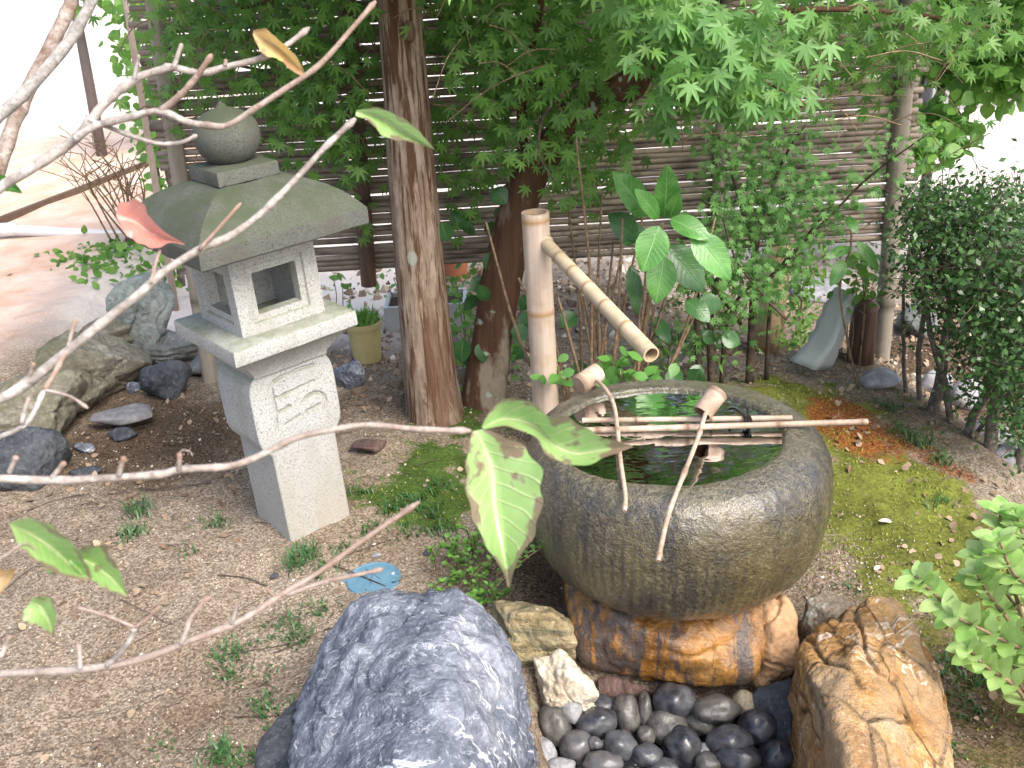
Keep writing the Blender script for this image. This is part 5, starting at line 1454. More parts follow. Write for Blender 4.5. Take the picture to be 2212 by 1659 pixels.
# ------------------------------------------------------------------ dogwood reaching in from the left, close to the camera
dog = thing('dogwood_tree', 'bare grey dogwood twigs with a few spotted leaves reaching across from the left', 'tree', (-1.25, 0.95, gz1(-1.25, .95)))
TRK = np.array([-1.25, .95, 0.0])
def D3(lst, d0, d1):
    n = len(lst)
    return np.array([at_d(x_, y_, d0 + (d1 - d0) * i / max(1, n - 1)) for i, (x_, y_) in enumerate(lst)])
def dbranch(lst, d0, d1, r0, r1, young=.0, young_tip=.6, mat='dogwood', parent=dog, name='branch', root=None):
    p = D3(lst, d0, d1)
    rad = np.linspace(r0, r1, len(p))
    if root is not None:
        ext = [root + (p[0] - root) * t for t in (0, .35, .65, .85, .95)]
        rad = np.concatenate([[r0 * 1.3, r0 * 1.2, r0 * 1.1, r0 * 1.05, r0], rad]); p = np.vstack([ext, p])
    s_ = smooth_path(np.hstack([p, rad[:, None]]), 6)
    n = len(s_); yv = np.linspace(young, young_tip, n)
    rr_ = s_[:, 3] * (1 + .10 * pnoise(s_[:, :3] * 60) + .06 * pnoise(s_[:, :3] * 170))
    for q_ in range(9, n - 3, 11): rr_[q_] *= 1.22; rr_[q_ + 1] *= 1.1
    rr_[-3] *= 1.1; rr_[-2] *= 1.4; rr_[-1] *= .6
    m_ = MB().tube(s_[:, :3], rr_, 10, True, young=np.repeat(yv, 10))
    return m_.build(name, M[mat], parent)
k9 = .9 / FPX
mainb = dbranch([(-40, 445), (0, 405), (90, 350), (160, 302), (196, 262), (225, 225), (290, 172), (345, 152), (375, 146), (435, 158), (490, 144), (560, 127), (610, 104), (668, 60)], .88, .92, 12 * k9, 5.5 * k9, 0, .25, root=TRK + [0, 0, 1.15])
dbranch([(375, 146), (384, 120), (393, 94)], .895, .89, 6 * k9, 3.5 * k9, .1, .4, parent=mainb, name='twig')
dbranch([(486, 143), (488, 128)], .9, .9, 5 * k9, 3 * k9, .3, .6, parent=mainb, name='twig')
dbranch([(290, 172), (296, 140), (300, 118)], .885, .88, 5 * k9, 3 * k9, .1, .2, parent=mainb, name='twig')
mainb = dbranch([(160, 302), (205, 273), (280, 253), (345, 241), (400, 262), (440, 270), (490, 271), (545, 238), (610, 196), (690, 140), (760, 62), (812, 2)], .88, .86, 8.5 * k9, 5 * k9, 0, .75)
dbranch([(345, 241), (390, 205), (425, 165), (458, 117)], .875, .85, 7.5 * k9, 5 * k9, .5, .8, parent=mainb, name='twig')
dbranch([(190, 258), (240, 277), (300, 299), (350, 311), (395, 306), (426, 292)], .88, .9, 5 * k9, 4 * k9, 0, .2, parent=mainb, name='twig')
mainb = dbranch([(-60, 520), (0, 356), (41, 236), (110, 98), (150, 16), (170, -60)], 1.35, 1.4, 17 * 1.35 / FPX, 14 * 1.35 / FPX, 0, 0, 'dogwood_limb', root=TRK + [0, .15, .9])
mainb = dbranch([(-30, 275), (0, 248), (49, 205), (129, 116), (170, 56), (205, -14), (230, -80)], 1.2, 1.2, 13 * 1.2 / FPX, 12 * 1.2 / FPX, 0, 0, 'dogwood', root=TRK + [0, .1, 1.25])
k8 = .74 / FPX
mainb = dbranch([(-60, 880), (0, 862), (60, 826), (150, 756), (230, 690), (300, 636), (350, 590), (430, 540), (500, 508), (565, 460), (640, 386), (700, 320), (768, 256)], .72, .76, 12 * k8, 6 * k8, 0, .2, root=TRK + [0, 0, .75])
dbranch([(430, 540), (475, 490), (521, 438)], .74, .74, 4.5 * k8, 2.8 * k8, .6, .9, parent=mainb, name='twig')
dbranch([(326, 612), (336, 570), (346, 538)], .735, .735, 4 * k8, 3 * k8, .5, .7, parent=mainb, name='twig')
dbranch([(146, 757), (137, 770), (117, 808), (96, 842)], .73, .72, 6 * k8, 5 * k8, .5, .8, parent=mainb, name='twig')
dbranch([(96, 842), (150, 856), (190, 882)], .72, .71, 3.5 * k8, 3 * k8, .3, .6, parent=mainb, name='twig')
dbranch([(61, 824), (68, 800), (73, 784)], .725, .72, 5 * k8, 4 * k8, .0, .7, parent=mainb, name='twig')
dbranch([(146, 757), (154, 722), (164, 690)], .73, .73, 5 * k8, 3.5 * k8, .0, .8, parent=mainb, name='twig')
mainb = dbranch([(-40, 960), (0, 943), (58, 914), (96, 842)], .70, .72, 6 * k8, 4.5 * k8, 0, 0, root=TRK + [0, -.05, .7])
dbranch([(47, 916), (55, 880), (63, 858)], .71, .71, 5 * k8, 3.5 * k8, parent=mainb, name='twig')
mainb = dbranch([(-80, 1030), (0, 1034), (130, 1038), (260, 1031), (350, 1024), (392, 1014), (500, 1006), (570, 980), (640, 946), (720, 928), (795, 918), (900, 927), (1018, 931)], .62, .66, 9.5 * .63 / FPX, 6 * .63 / FPX, 0, .45, root=TRK + [0, -.1, .55])
for a_, b_, c_, d_ in [(112, 1032, 140, 998), (256, 1026, 268, 986), (386, 1016, 388, 978), (20, 1020, 36, 985)]:
    dbranch([(a_, b_), ((a_ + c_) / 2, (b_ + d_) / 2), (c_, d_)], .625, .62, 6 * .63 / FPX, 4.5 * .63 / FPX, .0, .8, parent=mainb, name='twig')
dbranch([(388, 978), (396, 972), (410, 976), (416, 984)], .62, .62, 1.8 * .63 / FPX, 1.5 * .63 / FPX, .2, .2, parent=mainb, name='twig')
mainb = dbranch([(-60, 1470), (0, 1456), (120, 1450), (230, 1440), (330, 1416), (420, 1380), (500, 1350), (560, 1316), (610, 1283), (690, 1235), (780, 1170), (906, 1084)], .70, .74, 8.5 * .72 / FPX, 5.5 * .72 / FPX, 0, .7, root=TRK + [.05, -.15, .3])
dbranch([(618, 1286), (700, 1257), (760, 1244), (828, 1229)], .73, .73, 5.5 * .72 / FPX, 4.5 * .72 / FPX, .4, .7, parent=mainb, name='twig')
dbranch([(230, 1440), (262, 1408), (282, 1380), (291, 1355)], .71, .70, 6 * .72 / FPX, 5 * .72 / FPX, 0, .2, parent=mainb, name='twig')
dbranch([(291, 1355), (230, 1330), (163, 1311)], .70, .69, 3.5 * .72 / FPX, 3 * .72 / FPX, .6, .5, parent=mainb, name='twig')
dbranch([(291, 1355), (320, 1334), (346, 1309)], .70, .70, 3 * .72 / FPX, 2.5 * .72 / FPX, .6, .8, parent=mainb, name='twig')
dbranch([(390, 1392), (404, 1360), (410, 1338), (430, 1312), (452, 1288)], .715, .71, 5.5 * .72 / FPX, 4 * .72 / FPX, .2, .9, parent=mainb, name='twig')
dbranch([(500, 1348), (508, 1322), (512, 1300)], .72, .72, 5 * .72 / FPX, 3.5 * .72 / FPX, 0, .3, parent=mainb, name='twig')
dbranch([(172, 1444), (172, 1415), (168, 1390)], .70, .70, 6 * .72 / FPX, 4.5 * .72 / FPX, parent=mainb, name='twig')
dbranch([(596, 1290), (584, 1280), (574, 1268)], .73, .73, 4 * .72 / FPX, 2.5 * .72 / FPX, .5, .9, parent=mainb, name='twig')
dbranch([(0, 1420), (14, 1390), (22, 1372)], .69, .69, 6 * .72 / FPX, 4 * .72 / FPX, parent=mainb, name='twig')
tk_ = MB().tube(smooth_path([TRK - [0, 0, .1], TRK + [.02, 0, .6], TRK + [-.03, .05, 1.2], TRK + [-.1, .2, 2.0], TRK + [-.1, .3, 2.8]], 5), np.linspace(.05, .025, 21), 14)
tk_.build('trunk', M['dogwood_limb'], dog)
def dleaf(left, mid, right, d, mat, bend=0.02, tw=0.0, n=16, lab=None):
    nL = len(left)
    def z3(lst, off):
        m_ = len(lst)
        return [at_d(x_, y_, d + off * math.sin(math.pi * i / (m_ - 1)) + tw * i / (m_ - 1)) for i, (x_, y_) in enumerate(lst)]
    o = ribbon(z3(left, -bend), z3(mid, bend * .8), z3(right, -bend * .6), 11, n * 2).build('leaf', M[mat], dog)
    if lab: o['label'] = lab
    return o
dleaf([(1020, 932), (1008, 1000), (1011, 1080), (1040, 1160), (1084, 1230), (1097, 1268)], [(1030, 930), (1060, 1010), (1066, 1080), (1077, 1150), (1092, 1220), (1099, 1270)], [(1045, 926), (1122, 960), (1166, 1012), (1169, 1090), (1151, 1160), (1116, 1215), (1101, 1270)], .655, 'dog_green', .014, -.02, 20, 'large hanging green leaf with brown blotches')
dleaf([(1040, 922), (1074, 869), (1140, 865), (1184, 897), (1234, 905), (1292, 940), (1366, 962)], [(1042, 924), (1092, 905), (1155, 920), (1195, 960), (1245, 980), (1300, 972), (1367, 964)], [(1044, 927), (1095, 922), (1158, 946), (1186, 988), (1256, 1006), (1312, 986), (1367, 966)], .66, 'dog_green', .016, .02, 22, 'twisted green leaf with brown edge pointing right')
dleaf([(770, 238), (822, 234), (880, 262), (920, 300), (939, 323)], [(769, 243), (815, 250), (870, 283), (912, 308), (939, 323)], [(768, 250), (800, 264), (832, 296), (892, 308), (939, 324)], .76, 'dog_green', .01, .01, 16, 'narrow green leaf at the tip of the long twig')
dleaf([(256, 440), (300, 432), (322, 466), (352, 498), (399, 527)], [(250, 462), (292, 478), (325, 503), (358, 514), (399, 528)], [(256, 482), (284, 516), (336, 537), (366, 524), (399, 529)], .735, 'dog_red', .008, 0, 14, 'red autumn leaf')
dleaf([(548, 66), (572, 62), (600, 84), (640, 122), (660, 160)], [(546, 74), (574, 88), (606, 108), (634, 136), (657, 163)], [(550, 86), (570, 118), (602, 128), (630, 152), (655, 166)], .9, 'dog_yellow', .012, .01, 14, 'curled yellow and pink leaf')
dleaf([(22, 1128), (70, 1120), (130, 1150), (175, 1195), (200, 1250)], [(22, 1133), (60, 1150), (110, 1180), (150, 1220), (196, 1252)], [(24, 1140), (45, 1180), (80, 1215), (130, 1240), (190, 1256)], .52, 'dog_green', .012, .01)
dleaf([(150, 1195), (205, 1178), (250, 1215), (276, 1288)], [(150, 1205), (195, 1215), (235, 1245), (276, 1289)], [(150, 1215), (180, 1240), (225, 1270), (274, 1290)], .53, 'dog_green', .008, .01)
dleaf([(100, 1225), (140, 1200), (200, 1180), (238, 1176)], [(100, 1232), (150, 1215), (200, 1205), (238, 1180)], [(104, 1242), (160, 1240), (210, 1232), (240, 1186)], .54, 'dog_green', .006, 0)
dleaf([(70, 1292), (100, 1288), (122, 1320), (116, 1376)], [(66, 1300), (88, 1310), (104, 1340), (114, 1376)], [(42, 1330), (60, 1345), (88, 1352), (112, 1376)], .52, 'dog_green', .008, 0)
dleaf([(-60, 1205), (-15, 1222), (14, 1232), (36, 1226)], [(-60, 1240), (-15, 1250), (12, 1244), (36, 1228)], [(-60, 1300), (-15, 1292), (14, 1266), (36, 1230)], .55, 'dog_yellow', .006, 0)
dleaf([(-20, 378), (6, 378), (30, 392), (48, 416)], [(-20, 395), (4, 394), (24, 404), (47, 417)], [(-20, 412), (2, 412), (20, 414), (46, 418)], .9, 'hyd', .004, 0)
dbranch([(-60, 1240), (10, 1200), (60, 1175), (100, 1228)], .5, .53, 2.5 * .52 / FPX, 2 * .52 / FPX, .3, .5, parent=mainb, name='twig')

# ------------------------------------------------------------------ grass tufts, moss, gravel, litter
gr = MB()
TU = [(300, 1110, 26, 40), (300, 1150, 18, 25), (460, 1135, 22, 24), (270, 1165, 14, 20), (410, 1190, 12, 18), (640, 1222, 30, 34), (660, 1195, 24, 30), (690, 1240, 18, 20), (485, 1420, 24, 26), (500, 1460, 20, 22), (545, 1395, 14, 18), (640, 1385, 26, 30), (620, 1345, 20, 24), (700, 1320, 18, 24),
      (575, 1530, 22, 28), (470, 1640, 30, 36), (520, 1655, 24, 30), (590, 1450, 12, 16), (850, 1100, 26, 26), (900, 1080, 24, 24), (930, 1110, 24, 26), (800, 1145, 22, 20), (960, 1150, 22, 24), (780, 1060, 18, 18), (940, 1060, 20, 20), (880, 1150, 18, 18), (600, 1560, 10, 14), (340, 1620, 12, 16), (740, 1190, 18, 18),
      (2060, 1450, 26, 26), (2090, 1540, 20, 24), (2120, 1480, 22, 24), (1950, 940, 26, 26), (1990, 960, 24, 28), (2030, 1000, 20, 26), (1830, 1270, 12, 16), (2050, 1630, 18, 22), (1920, 880, 20, 22), (2140, 1180, 16, 18), (2030, 1090, 16, 18), (1470, 740, 30, 46), (1430, 730, 24, 50), (1500, 760, 24, 36), (1390, 770, 20, 30)]
for px, py, cnt, hh in TU:
    q = on_ground(px, py)
    sc_ = (np.array(q) - CAM) @ F_ / FPX
    for _ in range(int(cnt * 1.8)):
        bx, by = q[0] + random.gauss(0, .022), q[1] + random.gauss(0, .022)
        bz = gz1(bx, by) if False else q[2]
        a_ = random.uniform(0, 6.3); L_ = hh * sc_ * random.uniform(.7, 1.5)
        d_ = np.array([math.cos(a_), math.sin(a_), 0]); s_ = np.array([-math.sin(a_), math.cos(a_), 0]) * random.uniform(.0013, .0026)
        p0 = np.array([bx, by, bz - .003]); p1 = p0 + d_ * L_ * .28 + [0, 0, L_ * .55]; p2 = p0 + d_ * L_ * .8 + [0, 0, L_ * random.uniform(.5, .8)]
        gr.add([p0 - s_, p0 + s_, p1 + s_, p1 - s_, p2], [(0, 1, 2, 3), (3, 2, 4)], tint=random.random())
tag(gr.build('grass', M['grass']), 'small tufts of dark green grass scattered on the sand', 'grass', kind='stuff')

def scatter(n, x0_, x1_, y0_, y1_, wfun=None):
    X = rng.uniform(x0_, x1_, n); Y = rng.uniform(y0_, y1_, n)
    if wfun is not None:
        k = rng.random(n) < wfun(X, Y); X, Y = X[k], Y[k]
    return np.stack([X, Y, gz(X, Y)], 1)
def mossw(X, Y):
    return np.clip(0.95 * blob(X, Y, 1.0, 2.25, 0.28, 0.45) + 0.6 * blob(X, Y, 0.75, 2.95, 0.55, 0.3) + 0.7 * blob(X, Y, -0.27, 2.55, 0.2, 0.22) + .5 * blob(X, Y, 1.05, 1.75, .22, .5), 0, 1) * np.clip(.35 + 1.2 * fbm(np.stack([X * 6, Y * 6, X * 0], 1), 4), .04, 1)
mp = scatter(42000, -.6, 1.6, 1.3, 3.3, mossw); n = len(mp)
ms = MB(); leaf_cloud(ms, mp - [0, 0, .002], rng.uniform(.006, .013, n), rdirs(n, (0, 0, 1), .5), rdirs(n, (0, -1, .2), .5), DIAV * np.array([.7, 1, 1]), DIAF)
tag(ms.build('moss', M['moss']), 'yellow green moss cushions on the bank around the basin', 'moss', kind='stuff')

def not_pit(X, Y): return ~((X > -.05) & (X < .84) & (Y < 2.0))
gp = scatter(15000, -1.7, .9, 1.35, 3.2, lambda X, Y: (0.35 + .65 * (fbm(np.stack([X * 3, Y * 3, X * 0 + 5], 1), 3) > -.1)) * not_pit(X, Y) * (1 - .8 * mossw(X, Y)) * np.clip(1.5 - .35 * Y, .15, 1))
g2 = scatter(5000, .55, 1.2, 1.75, 2.4, lambda X, Y: blob(X, Y, .78, 2.0, .16, .2))
g3 = scatter(1500, -.9, 2.0, 3.25, 5.2)
gp = np.vstack([gp, g2, g3]); n = len(gp)
OCT = np.array([(1, 0, 0), (0, 1, 0), (-1, 0, 0), (0, -1, 0), (0, 0, .7), (0, 0, -.7)], float); OCF = [(0, 1, 4), (1, 2, 4), (2, 3, 4), (3, 0, 4), (1, 0, 5), (2, 1, 5), (3, 2, 5), (0, 3, 5)]
gm = MB(); leaf_cloud(gm, gp + [0, 0, .0008], np.concatenate([np.minimum(.0075, .0016 + rng.exponential(.0011, n - len(g3))), np.minimum(.035, .008 + rng.exponential(.008, len(g3)))]), rdirs(n, (0, 0, 1), .6), rdirs(n, (1, 0, 0), .6), OCT, OCF)
def grit_mat():
    k = NT('grit_grain')
    t = k.attr('tint')
    k.P(color=k.ramp(t, [(0, (.10, .07, .05)), (.4, (.22, .165, .12)), (.75, (.36, .29, .22)), (.93, (.55, .5, .43)), (1, (.62, .58, .54))]), rough=.9, spec=.15)
    return k.m
M['grit'] = grit_mat(); gm_ = gm.build('gravel', M['grit'], None, None, False); tag(gm_, 'fine pale gravel grains strewn over the sandy soil', 'gravel', kind='stuff')

ltp = np.vstack([scatter(2600, -1.6, 1.4, 1.3, 3.4, lambda X, Y: (.07 + .85 * (np.abs(X - 1.0) < .4) + .5 * (X < -.8)) * not_pit(X, Y)), scatter(4200, -.4, 2.0, 3.1, 5.2), scatter(500, -1.0, -.3, 3.1, 4.2)])
n = len(ltp)
lm = MB(); leaf_cloud(lm, ltp + [0, 0, .004], np.concatenate([rng.uniform(.008, .028, n)]), rdirs(n, (0, 0, .1), .7), rdirs(n, (0, -.1, 1), .35), OVV * np.array([.9, 1, 1.5]), OVF)
tag(lm.build('fallen_leaves', M['litter']), 'dry brown leaf litter lying on the soil', 'fallen leaves', kind='stuff')
for (px, py, L_, a_, lab) in [(1926, 1133, .034, 2.9, 'pale dry leaf lying on the moss right of the basin'), (1887, 1237, .028, .5, 'cream dry leaf lying below the moss near the bright shrub')]:
    q = on_ground(px, py)
    B_ = q + [0, 0, .008]; T_ = B_ + np.array([math.cos(a_), math.sin(a_), .1]) * L_
    o = oval_leaf(B_, T_, L_ * .42, (0, -.3, 1), .1, .3, False, 5, 8).build('fallen_leaf', M['pale_leaf'], None, B_); tag(o, lab, 'leaf')
# dead twigs on the soil
dt = MB()
for _ in range(45):
    px, py = random.uniform(0, 1000), random.uniform(880, 1659)
    q = on_ground(px, py, 4); a_ = random.uniform(-.6, 1.0); L_ = random.uniform(.04, .22)
    e_ = q + np.array([math.cos(a_), math.sin(a_), 0]) * L_; e_[2] = gz1(e_[0], e_[1])
    dt.tube(smooth_path([q + [0, 0, .004], (q + e_) / 2 + [random.uniform(-.01, .01), random.uniform(-.01, .01), .006], e_ + [0, 0, .004]], 3), random.uniform(.0008, .002), 4, False)
tag(dt.build('dead_twigs', M['stem_dark']), 'thin dead twigs lying on the sandy soil', 'twigs', kind='stuff')

# ------------------------------------------------------------------ pots and things seen under the fence
def pot(name, label, c, r0, r1, h, mat, square=False):
    t = thing(name, label, 'flower pot', c)
    m_ = MB()
    n = 28
    prof = [(r0 * .9, 0), (r0, 0), (r1, h * .86), (r1 * 1.07, h * .87), (r1 * 1.08, h), (r1 * .97, h), (r1 * .93, h * .9)]
    m_.lathe(prof, n, c, close_bot=True).build('pot', mat, t, None, True, 35)
    MB().lathe([(.001, h * .9), (r1 * .93, h * .9)], n, c).build('soil', M['soil'], t)
    return t
pc = on_ground(795, 778)
yp = pot('flower_pot', 'yellow plastic pot with grassy green plant right of the lantern', pc, .052, .066, .165, M['pot_y'])
fl = MB(); n = 260
a_ = rng.uniform(0, 6.3, n); r_ = rng.uniform(0, .06, n)
pp_ = np.stack([pc[0] + np.cos(a_) * r_, pc[1] + np.sin(a_) * r_, np.full(n, pc[2] + .15)], 1)
leaf_cloud(fl, pp_, rng.uniform(.03, .07, n), rdirs(n, (0, 0, 1), .6), rdirs(n, (0, -1, .4), .5), DIAV * np.array([.25, 1, 1]), DIAF)
tag(fl.build('foliage', M['small_leaf'], yp), kind='stuff')
oc = at_y(983, 614, 4.6); oc[2] = gz1(oc[0], oc[1])
op = pot('flower_pot', 'orange terracotta pot under the fence between the two trunks', oc, .06, .075, .13, M['pot_o'])
op.location[2] += 0
pb_ = MB(); g0 = on_ground(885, 715); z_ = g0[2]
pl = thing('planter_box', 'pale grey planter box behind the cedar trunk', 'planter', (g0[0], g0[1], z_))
gx0, gx1 = at_y(832, 700, g0[1])[0], at_y(1010, 700, g0[1])[0]
h_ = .11
pb_.box((gx0, g0[1], z_ - .01), (gx1, g0[1] + .015, z_ + h_)); pb_.box((gx0, g0[1] + .185, z_ - .01), (gx1, g0[1] + .2, z_ + h_))
pb_.box((gx0, g0[1] + .0155, z_ - .01), (gx0 + .015, g0[1] + .1845, z_ + h_ - .002)); pb_.box((gx1 - .015, g0[1] + .0155, z_ - .01), (gx1, g0[1] + .1845, z_ + h_ - .002))
pb_.build('box', M['planter'], pl, None, False)
s_ = MB(); s_.box((gx0 + .0155, g0[1] + .0157, z_), (gx1 - .0155, g0[1] + .1843, z_ + h_ - .02)); s_.build('soil', M['soil'], pl, None, False)
# yellow-green plant between the trunks and twig shrub behind the pot
def small_plant(label, spots, cnt, size, mat, base, spread=(.05, .08, .05), tmpl=None):
    t = thing('small_plant', label, 'plant', base)
    pos = []
    for px, py, Y in spots:
        c = at_y(px, py, Y)
        pos.append(c + rng.normal(size=(cnt, 3)) * np.array(spread))
        b_ = np.array([c[0] + random.uniform(-.03, .03), c[1], gz1(c[0], c[1])])
        MB().tube(smooth_path([b_, (b_ + c) / 2 + [random.uniform(-.02, .02), 0, 0], c], 4), .0022, 5).build('stem', M['stem'], t)
    pos = np.concatenate(pos); n = len(pos)
    pos[:, 2] = np.maximum(pos[:, 2], gz(pos[:, 0], pos[:, 1]) + .01)
    f_ = MB(); leaf_cloud(f_, pos, rng.uniform(size * .6, size, n), rdirs(n, (0, -.3, -.2), .7), rdirs(n, (0, -.6, .8), .4), *(tmpl or (OVV * np.array([.8, 1, 1]), OVF)))
    tag(f_.build('foliage', M[mat], t), kind='stuff')
    return t
small_plant('yellow green leafy plant growing between the cedar and maple trunks', [(985, 600, 3.5), (1000, 660, 3.5), (1010, 720, 3.4), (980, 700, 3.5), (1090, 745, 3.3), (1060, 760, 3.3), (985, 770, 3.3)], 30, .04, 'small_leaf', (-.18, 3.45, gz1(-.18, 3.45)))
small_plant('thin twiggy shrub with few leaves beyond the yellow pot', [(740, 620, 4.2), (760, 640, 4.2), (850, 600, 4.2), (720, 600, 4.2), (840, 620, 4.1)], 5, .05, 'small_leaf', (-.7, 4.2, gz1(-.7, 4.2)), (.06, .05, .05))
small_plant('brownish green undergrowth beside the path left of the lantern roof', [(215, 570, 4.9), (250, 580, 4.8), (300, 560, 4.8), (230, 600, 4.7), (320, 590, 4.6), (280, 610, 4.5)], 45, .055, 'hedge_leaf', (-2.0, 4.8, gz1(-2.0, 4.8)), (.12, .1, .05))
small_plant('low rosette of broad green leaves behind the basin rim', [(1340, 800, 2.6), (1370, 800, 2.6), (1230, 815, 2.7), (1310, 790, 2.65)], 14, .055, 'hyd_leaf', (.3, 2.6, gz1(.3, 2.6)), (.05, .04, .02))
small_plant('bamboo-like green foliage clump beside the tan round post', [(1735, 580, 3.9), (1730, 630, 3.9), (1725, 690, 3.85), (1710, 740, 3.8), (1745, 560, 3.9)], 70, .05, 'hedge_leaf', (1.2, 3.85, gz1(1.2, 3.85)), (.05, .05, .05), (OVV * np.array([.4, 1, 1]), OVF))
small_plant('light grassy weeds on the bank behind the basin', [(1450, 740, 3.15), (1490, 750, 3.1), (1420, 760, 3.1), (1530, 740, 3.2)], 40, .045, 'small_leaf', (.6, 3.15, gz1(.6, 3.15)), (.07, .06, .03), (DIAV * np.array([.4, 1, 1]), DIAF))

small_plant('yellow green weeds crowding the top of the brown timber post', [(1850, 600, 3.2), (1835, 640, 3.2), (1870, 620, 3.15), (1860, 570, 3.2)], 26, .04, 'small_leaf', (1.26, 3.2, gz1(1.26, 3.2)), (.035, .04, .04))
tb = at_y(1672, 715, 3.9); tb[2] = gz1(tb[0], tb[1])
m = MB(); ztop = at_y(1690, 538, 3.9)[2]
m.tube([tb + [-.03, 0, -.05], tb + [-.015, 0, (ztop - tb[2]) * .5], [tb[0] + .01, tb[1], ztop + .12]], [.055, .058, .05], 22)
tag(m.build('round_post', M['tan_board'], None, tb), 'tan round wooden post standing under the fence beside the sapling', 'post')
bp_ = at_y(1852, 835, 3.25); bp_[2] = gz1(bp_[0], bp_[1])
m = MB(); zt = at_y(1862, 650, 3.25)[2]
m.tube([bp_ + [0, 0, -.1], bp_ + [.0, 0, .2], [bp_[0] + .02, bp_[1], zt]], [.05, .046, .042], 18)
m.v[0] += .006 * np.stack([pnoise(m.v[0] * 18), pnoise(m.v[0] * 18 + 3), m.v[0][:, 0] * 0], 1)
tag(m.build('stump_post', M['brown_post'], None, bp_), 'dark brown short timber post beside the right fence post', 'post')
# curved translucent sheet leaning there
A_ = [at_y(x_, y_, Y_) for x_, y_, Y_ in [(1703, 778, 3.15), (1745, 735, 3.15), (1780, 660, 3.2), (1803, 620, 3.25)]]
B2 = [at_y(x_, y_, Y_) for x_, y_, Y_ in [(1760, 800, 3.05), (1800, 745, 3.05), (1826, 670, 3.1), (1832, 628, 3.18)]]
C2 = [at_y(x_, y_, Y_) for x_, y_, Y_ in [(1795, 800, 3.12), (1815, 750, 3.12), (1840, 680, 3.17), (1850, 628, 3.25)]]
o = ribbon(A_, B2, C2, 9, 12)
md = o.build('curved_sheet', M['sheet'], None, A_[0]); tag(md, 'curved pale grey translucent sheet leaning against the brown timber post', 'sheet')
so = md.modifiers.new('thick', 'SOLIDIFY'); so.thickness = .004
# pale paving stones beyond the bank
for i, (px, py, sz, lab) in enumerate([(1780, 640, (.34, .5, .06), 'pale flat paving slab seen through the gap under the fence'), (2150, 960, (.18, .16, .08), 'pale grey slab behind the trunks of the dark bush'), (2035, 850, (.16, .12, .1), 'grey flat stone at the foot of the bush beside the fence'), (2190, 1010, (.14, .1, .08), 'whitish stone low under the dark bush at the right edge'), (1905, 845, (.2, .14, .07), 'low bluish stone at the foot of the right fence post'), (2100, 880, (.2, .16, .14), 'rounded grey stone glimpsed between the bush trunks'), (1990, 720, (.3, .2, .22), 'large grey rock behind the bush right of the fence post')]):
    q = on_ground(px, py); c = q + [0, .05, sz[2] * .2]
    rock('stone', ell_pts(c, sz, .2 * i, seed=80 + i), M['paving'] if i != 6 else M['grey_layer'], lab, 'stone', n=4, amp=.008, freq=10, seed=80 + i, k=14)

# ------------------------------------------------------------------ yard beyond: path edging, pipe, poles, bare shrub, trees
e0 = on_ground(40, 468); e1 = on_ground(372, 338); e0 = e0 + (e0 - e1) * .15
te = thing('timber_edging', 'long low timber edging along the orange path', 'edging', (e0 + e1) / 2)
m = MB(); dd = nrm(e1 - e0); ss = np.array([-dd[1], dd[0], 0])
def beam(m_, a_, b_, w_, h_):
    m_.add([a_ - ss * w_, b_ - ss * w_, b_ + ss * w_, a_ + ss * w_] + [q + np.array([0, 0, h_]) for q in (a_ - ss * w_, b_ - ss * w_, b_ + ss * w_, a_ + ss * w_)], [(0, 3, 2, 1), (4, 5, 6, 7), (0, 1, 5, 4), (1, 2, 6, 5), (2, 3, 7, 6), (3, 0, 4, 7)])
beam(m, e0 - [0, 0, .05], e1 - [0, 0, .05], .018, .085); m.build('beam', M['timber'], te, None, False)
pa = at_y(-60, 492, 5.2); pbn = at_y(300, 512, 5.2)
pt = thing('white_pipe', 'white plastic pipe lying beside the path behind the lantern', 'pipe', (pa + pbn) / 2)
MB().tube([pa, pbn], .028, 18).build('pipe', M['pipe'], pt)
j_ = at_y(14, 496, 5.2); MB().tube([j_ - [.05, 0, 0], j_ + [.05, 0, 0]], .036, 18).build('joint', M['pipe'], pt)
for xx in (.2, .8):
    c = pa + (pbn - pa) * xx; MB().tube([[c[0], c[1] + .04, gz1(c[0], c[1]) - .05], [c[0], c[1] + .04, c[2]]], .014, 8).build('peg', M['pole_dark'], pt)
pb0 = on_ground(220, 336); ptop = at_y(148, -60, pb0[1])
m = MB().tube([[pb0[0], pb0[1], pb0[2] - .05], [(pb0[0] + ptop[0]) / 2, pb0[1], ptop[2] / 2], ptop], [.04, .036, .03], 14)
tag(m.build('pole', M['pole_dark'], None, pb0), 'dark upright pole standing in the pale yard at the upper left', 'pole')
s0 = at_y(322, 330, 4.4); s0[2] = gz1(s0[0], s0[1]); s1 = at_y(268, -20, 4.4)
s0[0] = s1[0] + (at_y(320, 300, 4.4)[0] - s1[0]) * (s1[2] - s0[2]) / (s1[2] - at_y(320, 300, 4.4)[2])
m = MB(); bamboo_tube(m, s0, s1, .016, .013, [.2, .4, .6, .8], 12, .12)
tag(m.build('bamboo_stake', M['pole_tan'], None, s0), 'thin tan bamboo stake left of the left fence post', 'stake')
bsb = on_ground(290, 560); 
bs_ = thing('bare_shrub', 'leafless thin dark shrub in front of the timber edging', 'shrub', (-2.2, 5.0, gz1(-2.2, 5.0)))
m = MB()
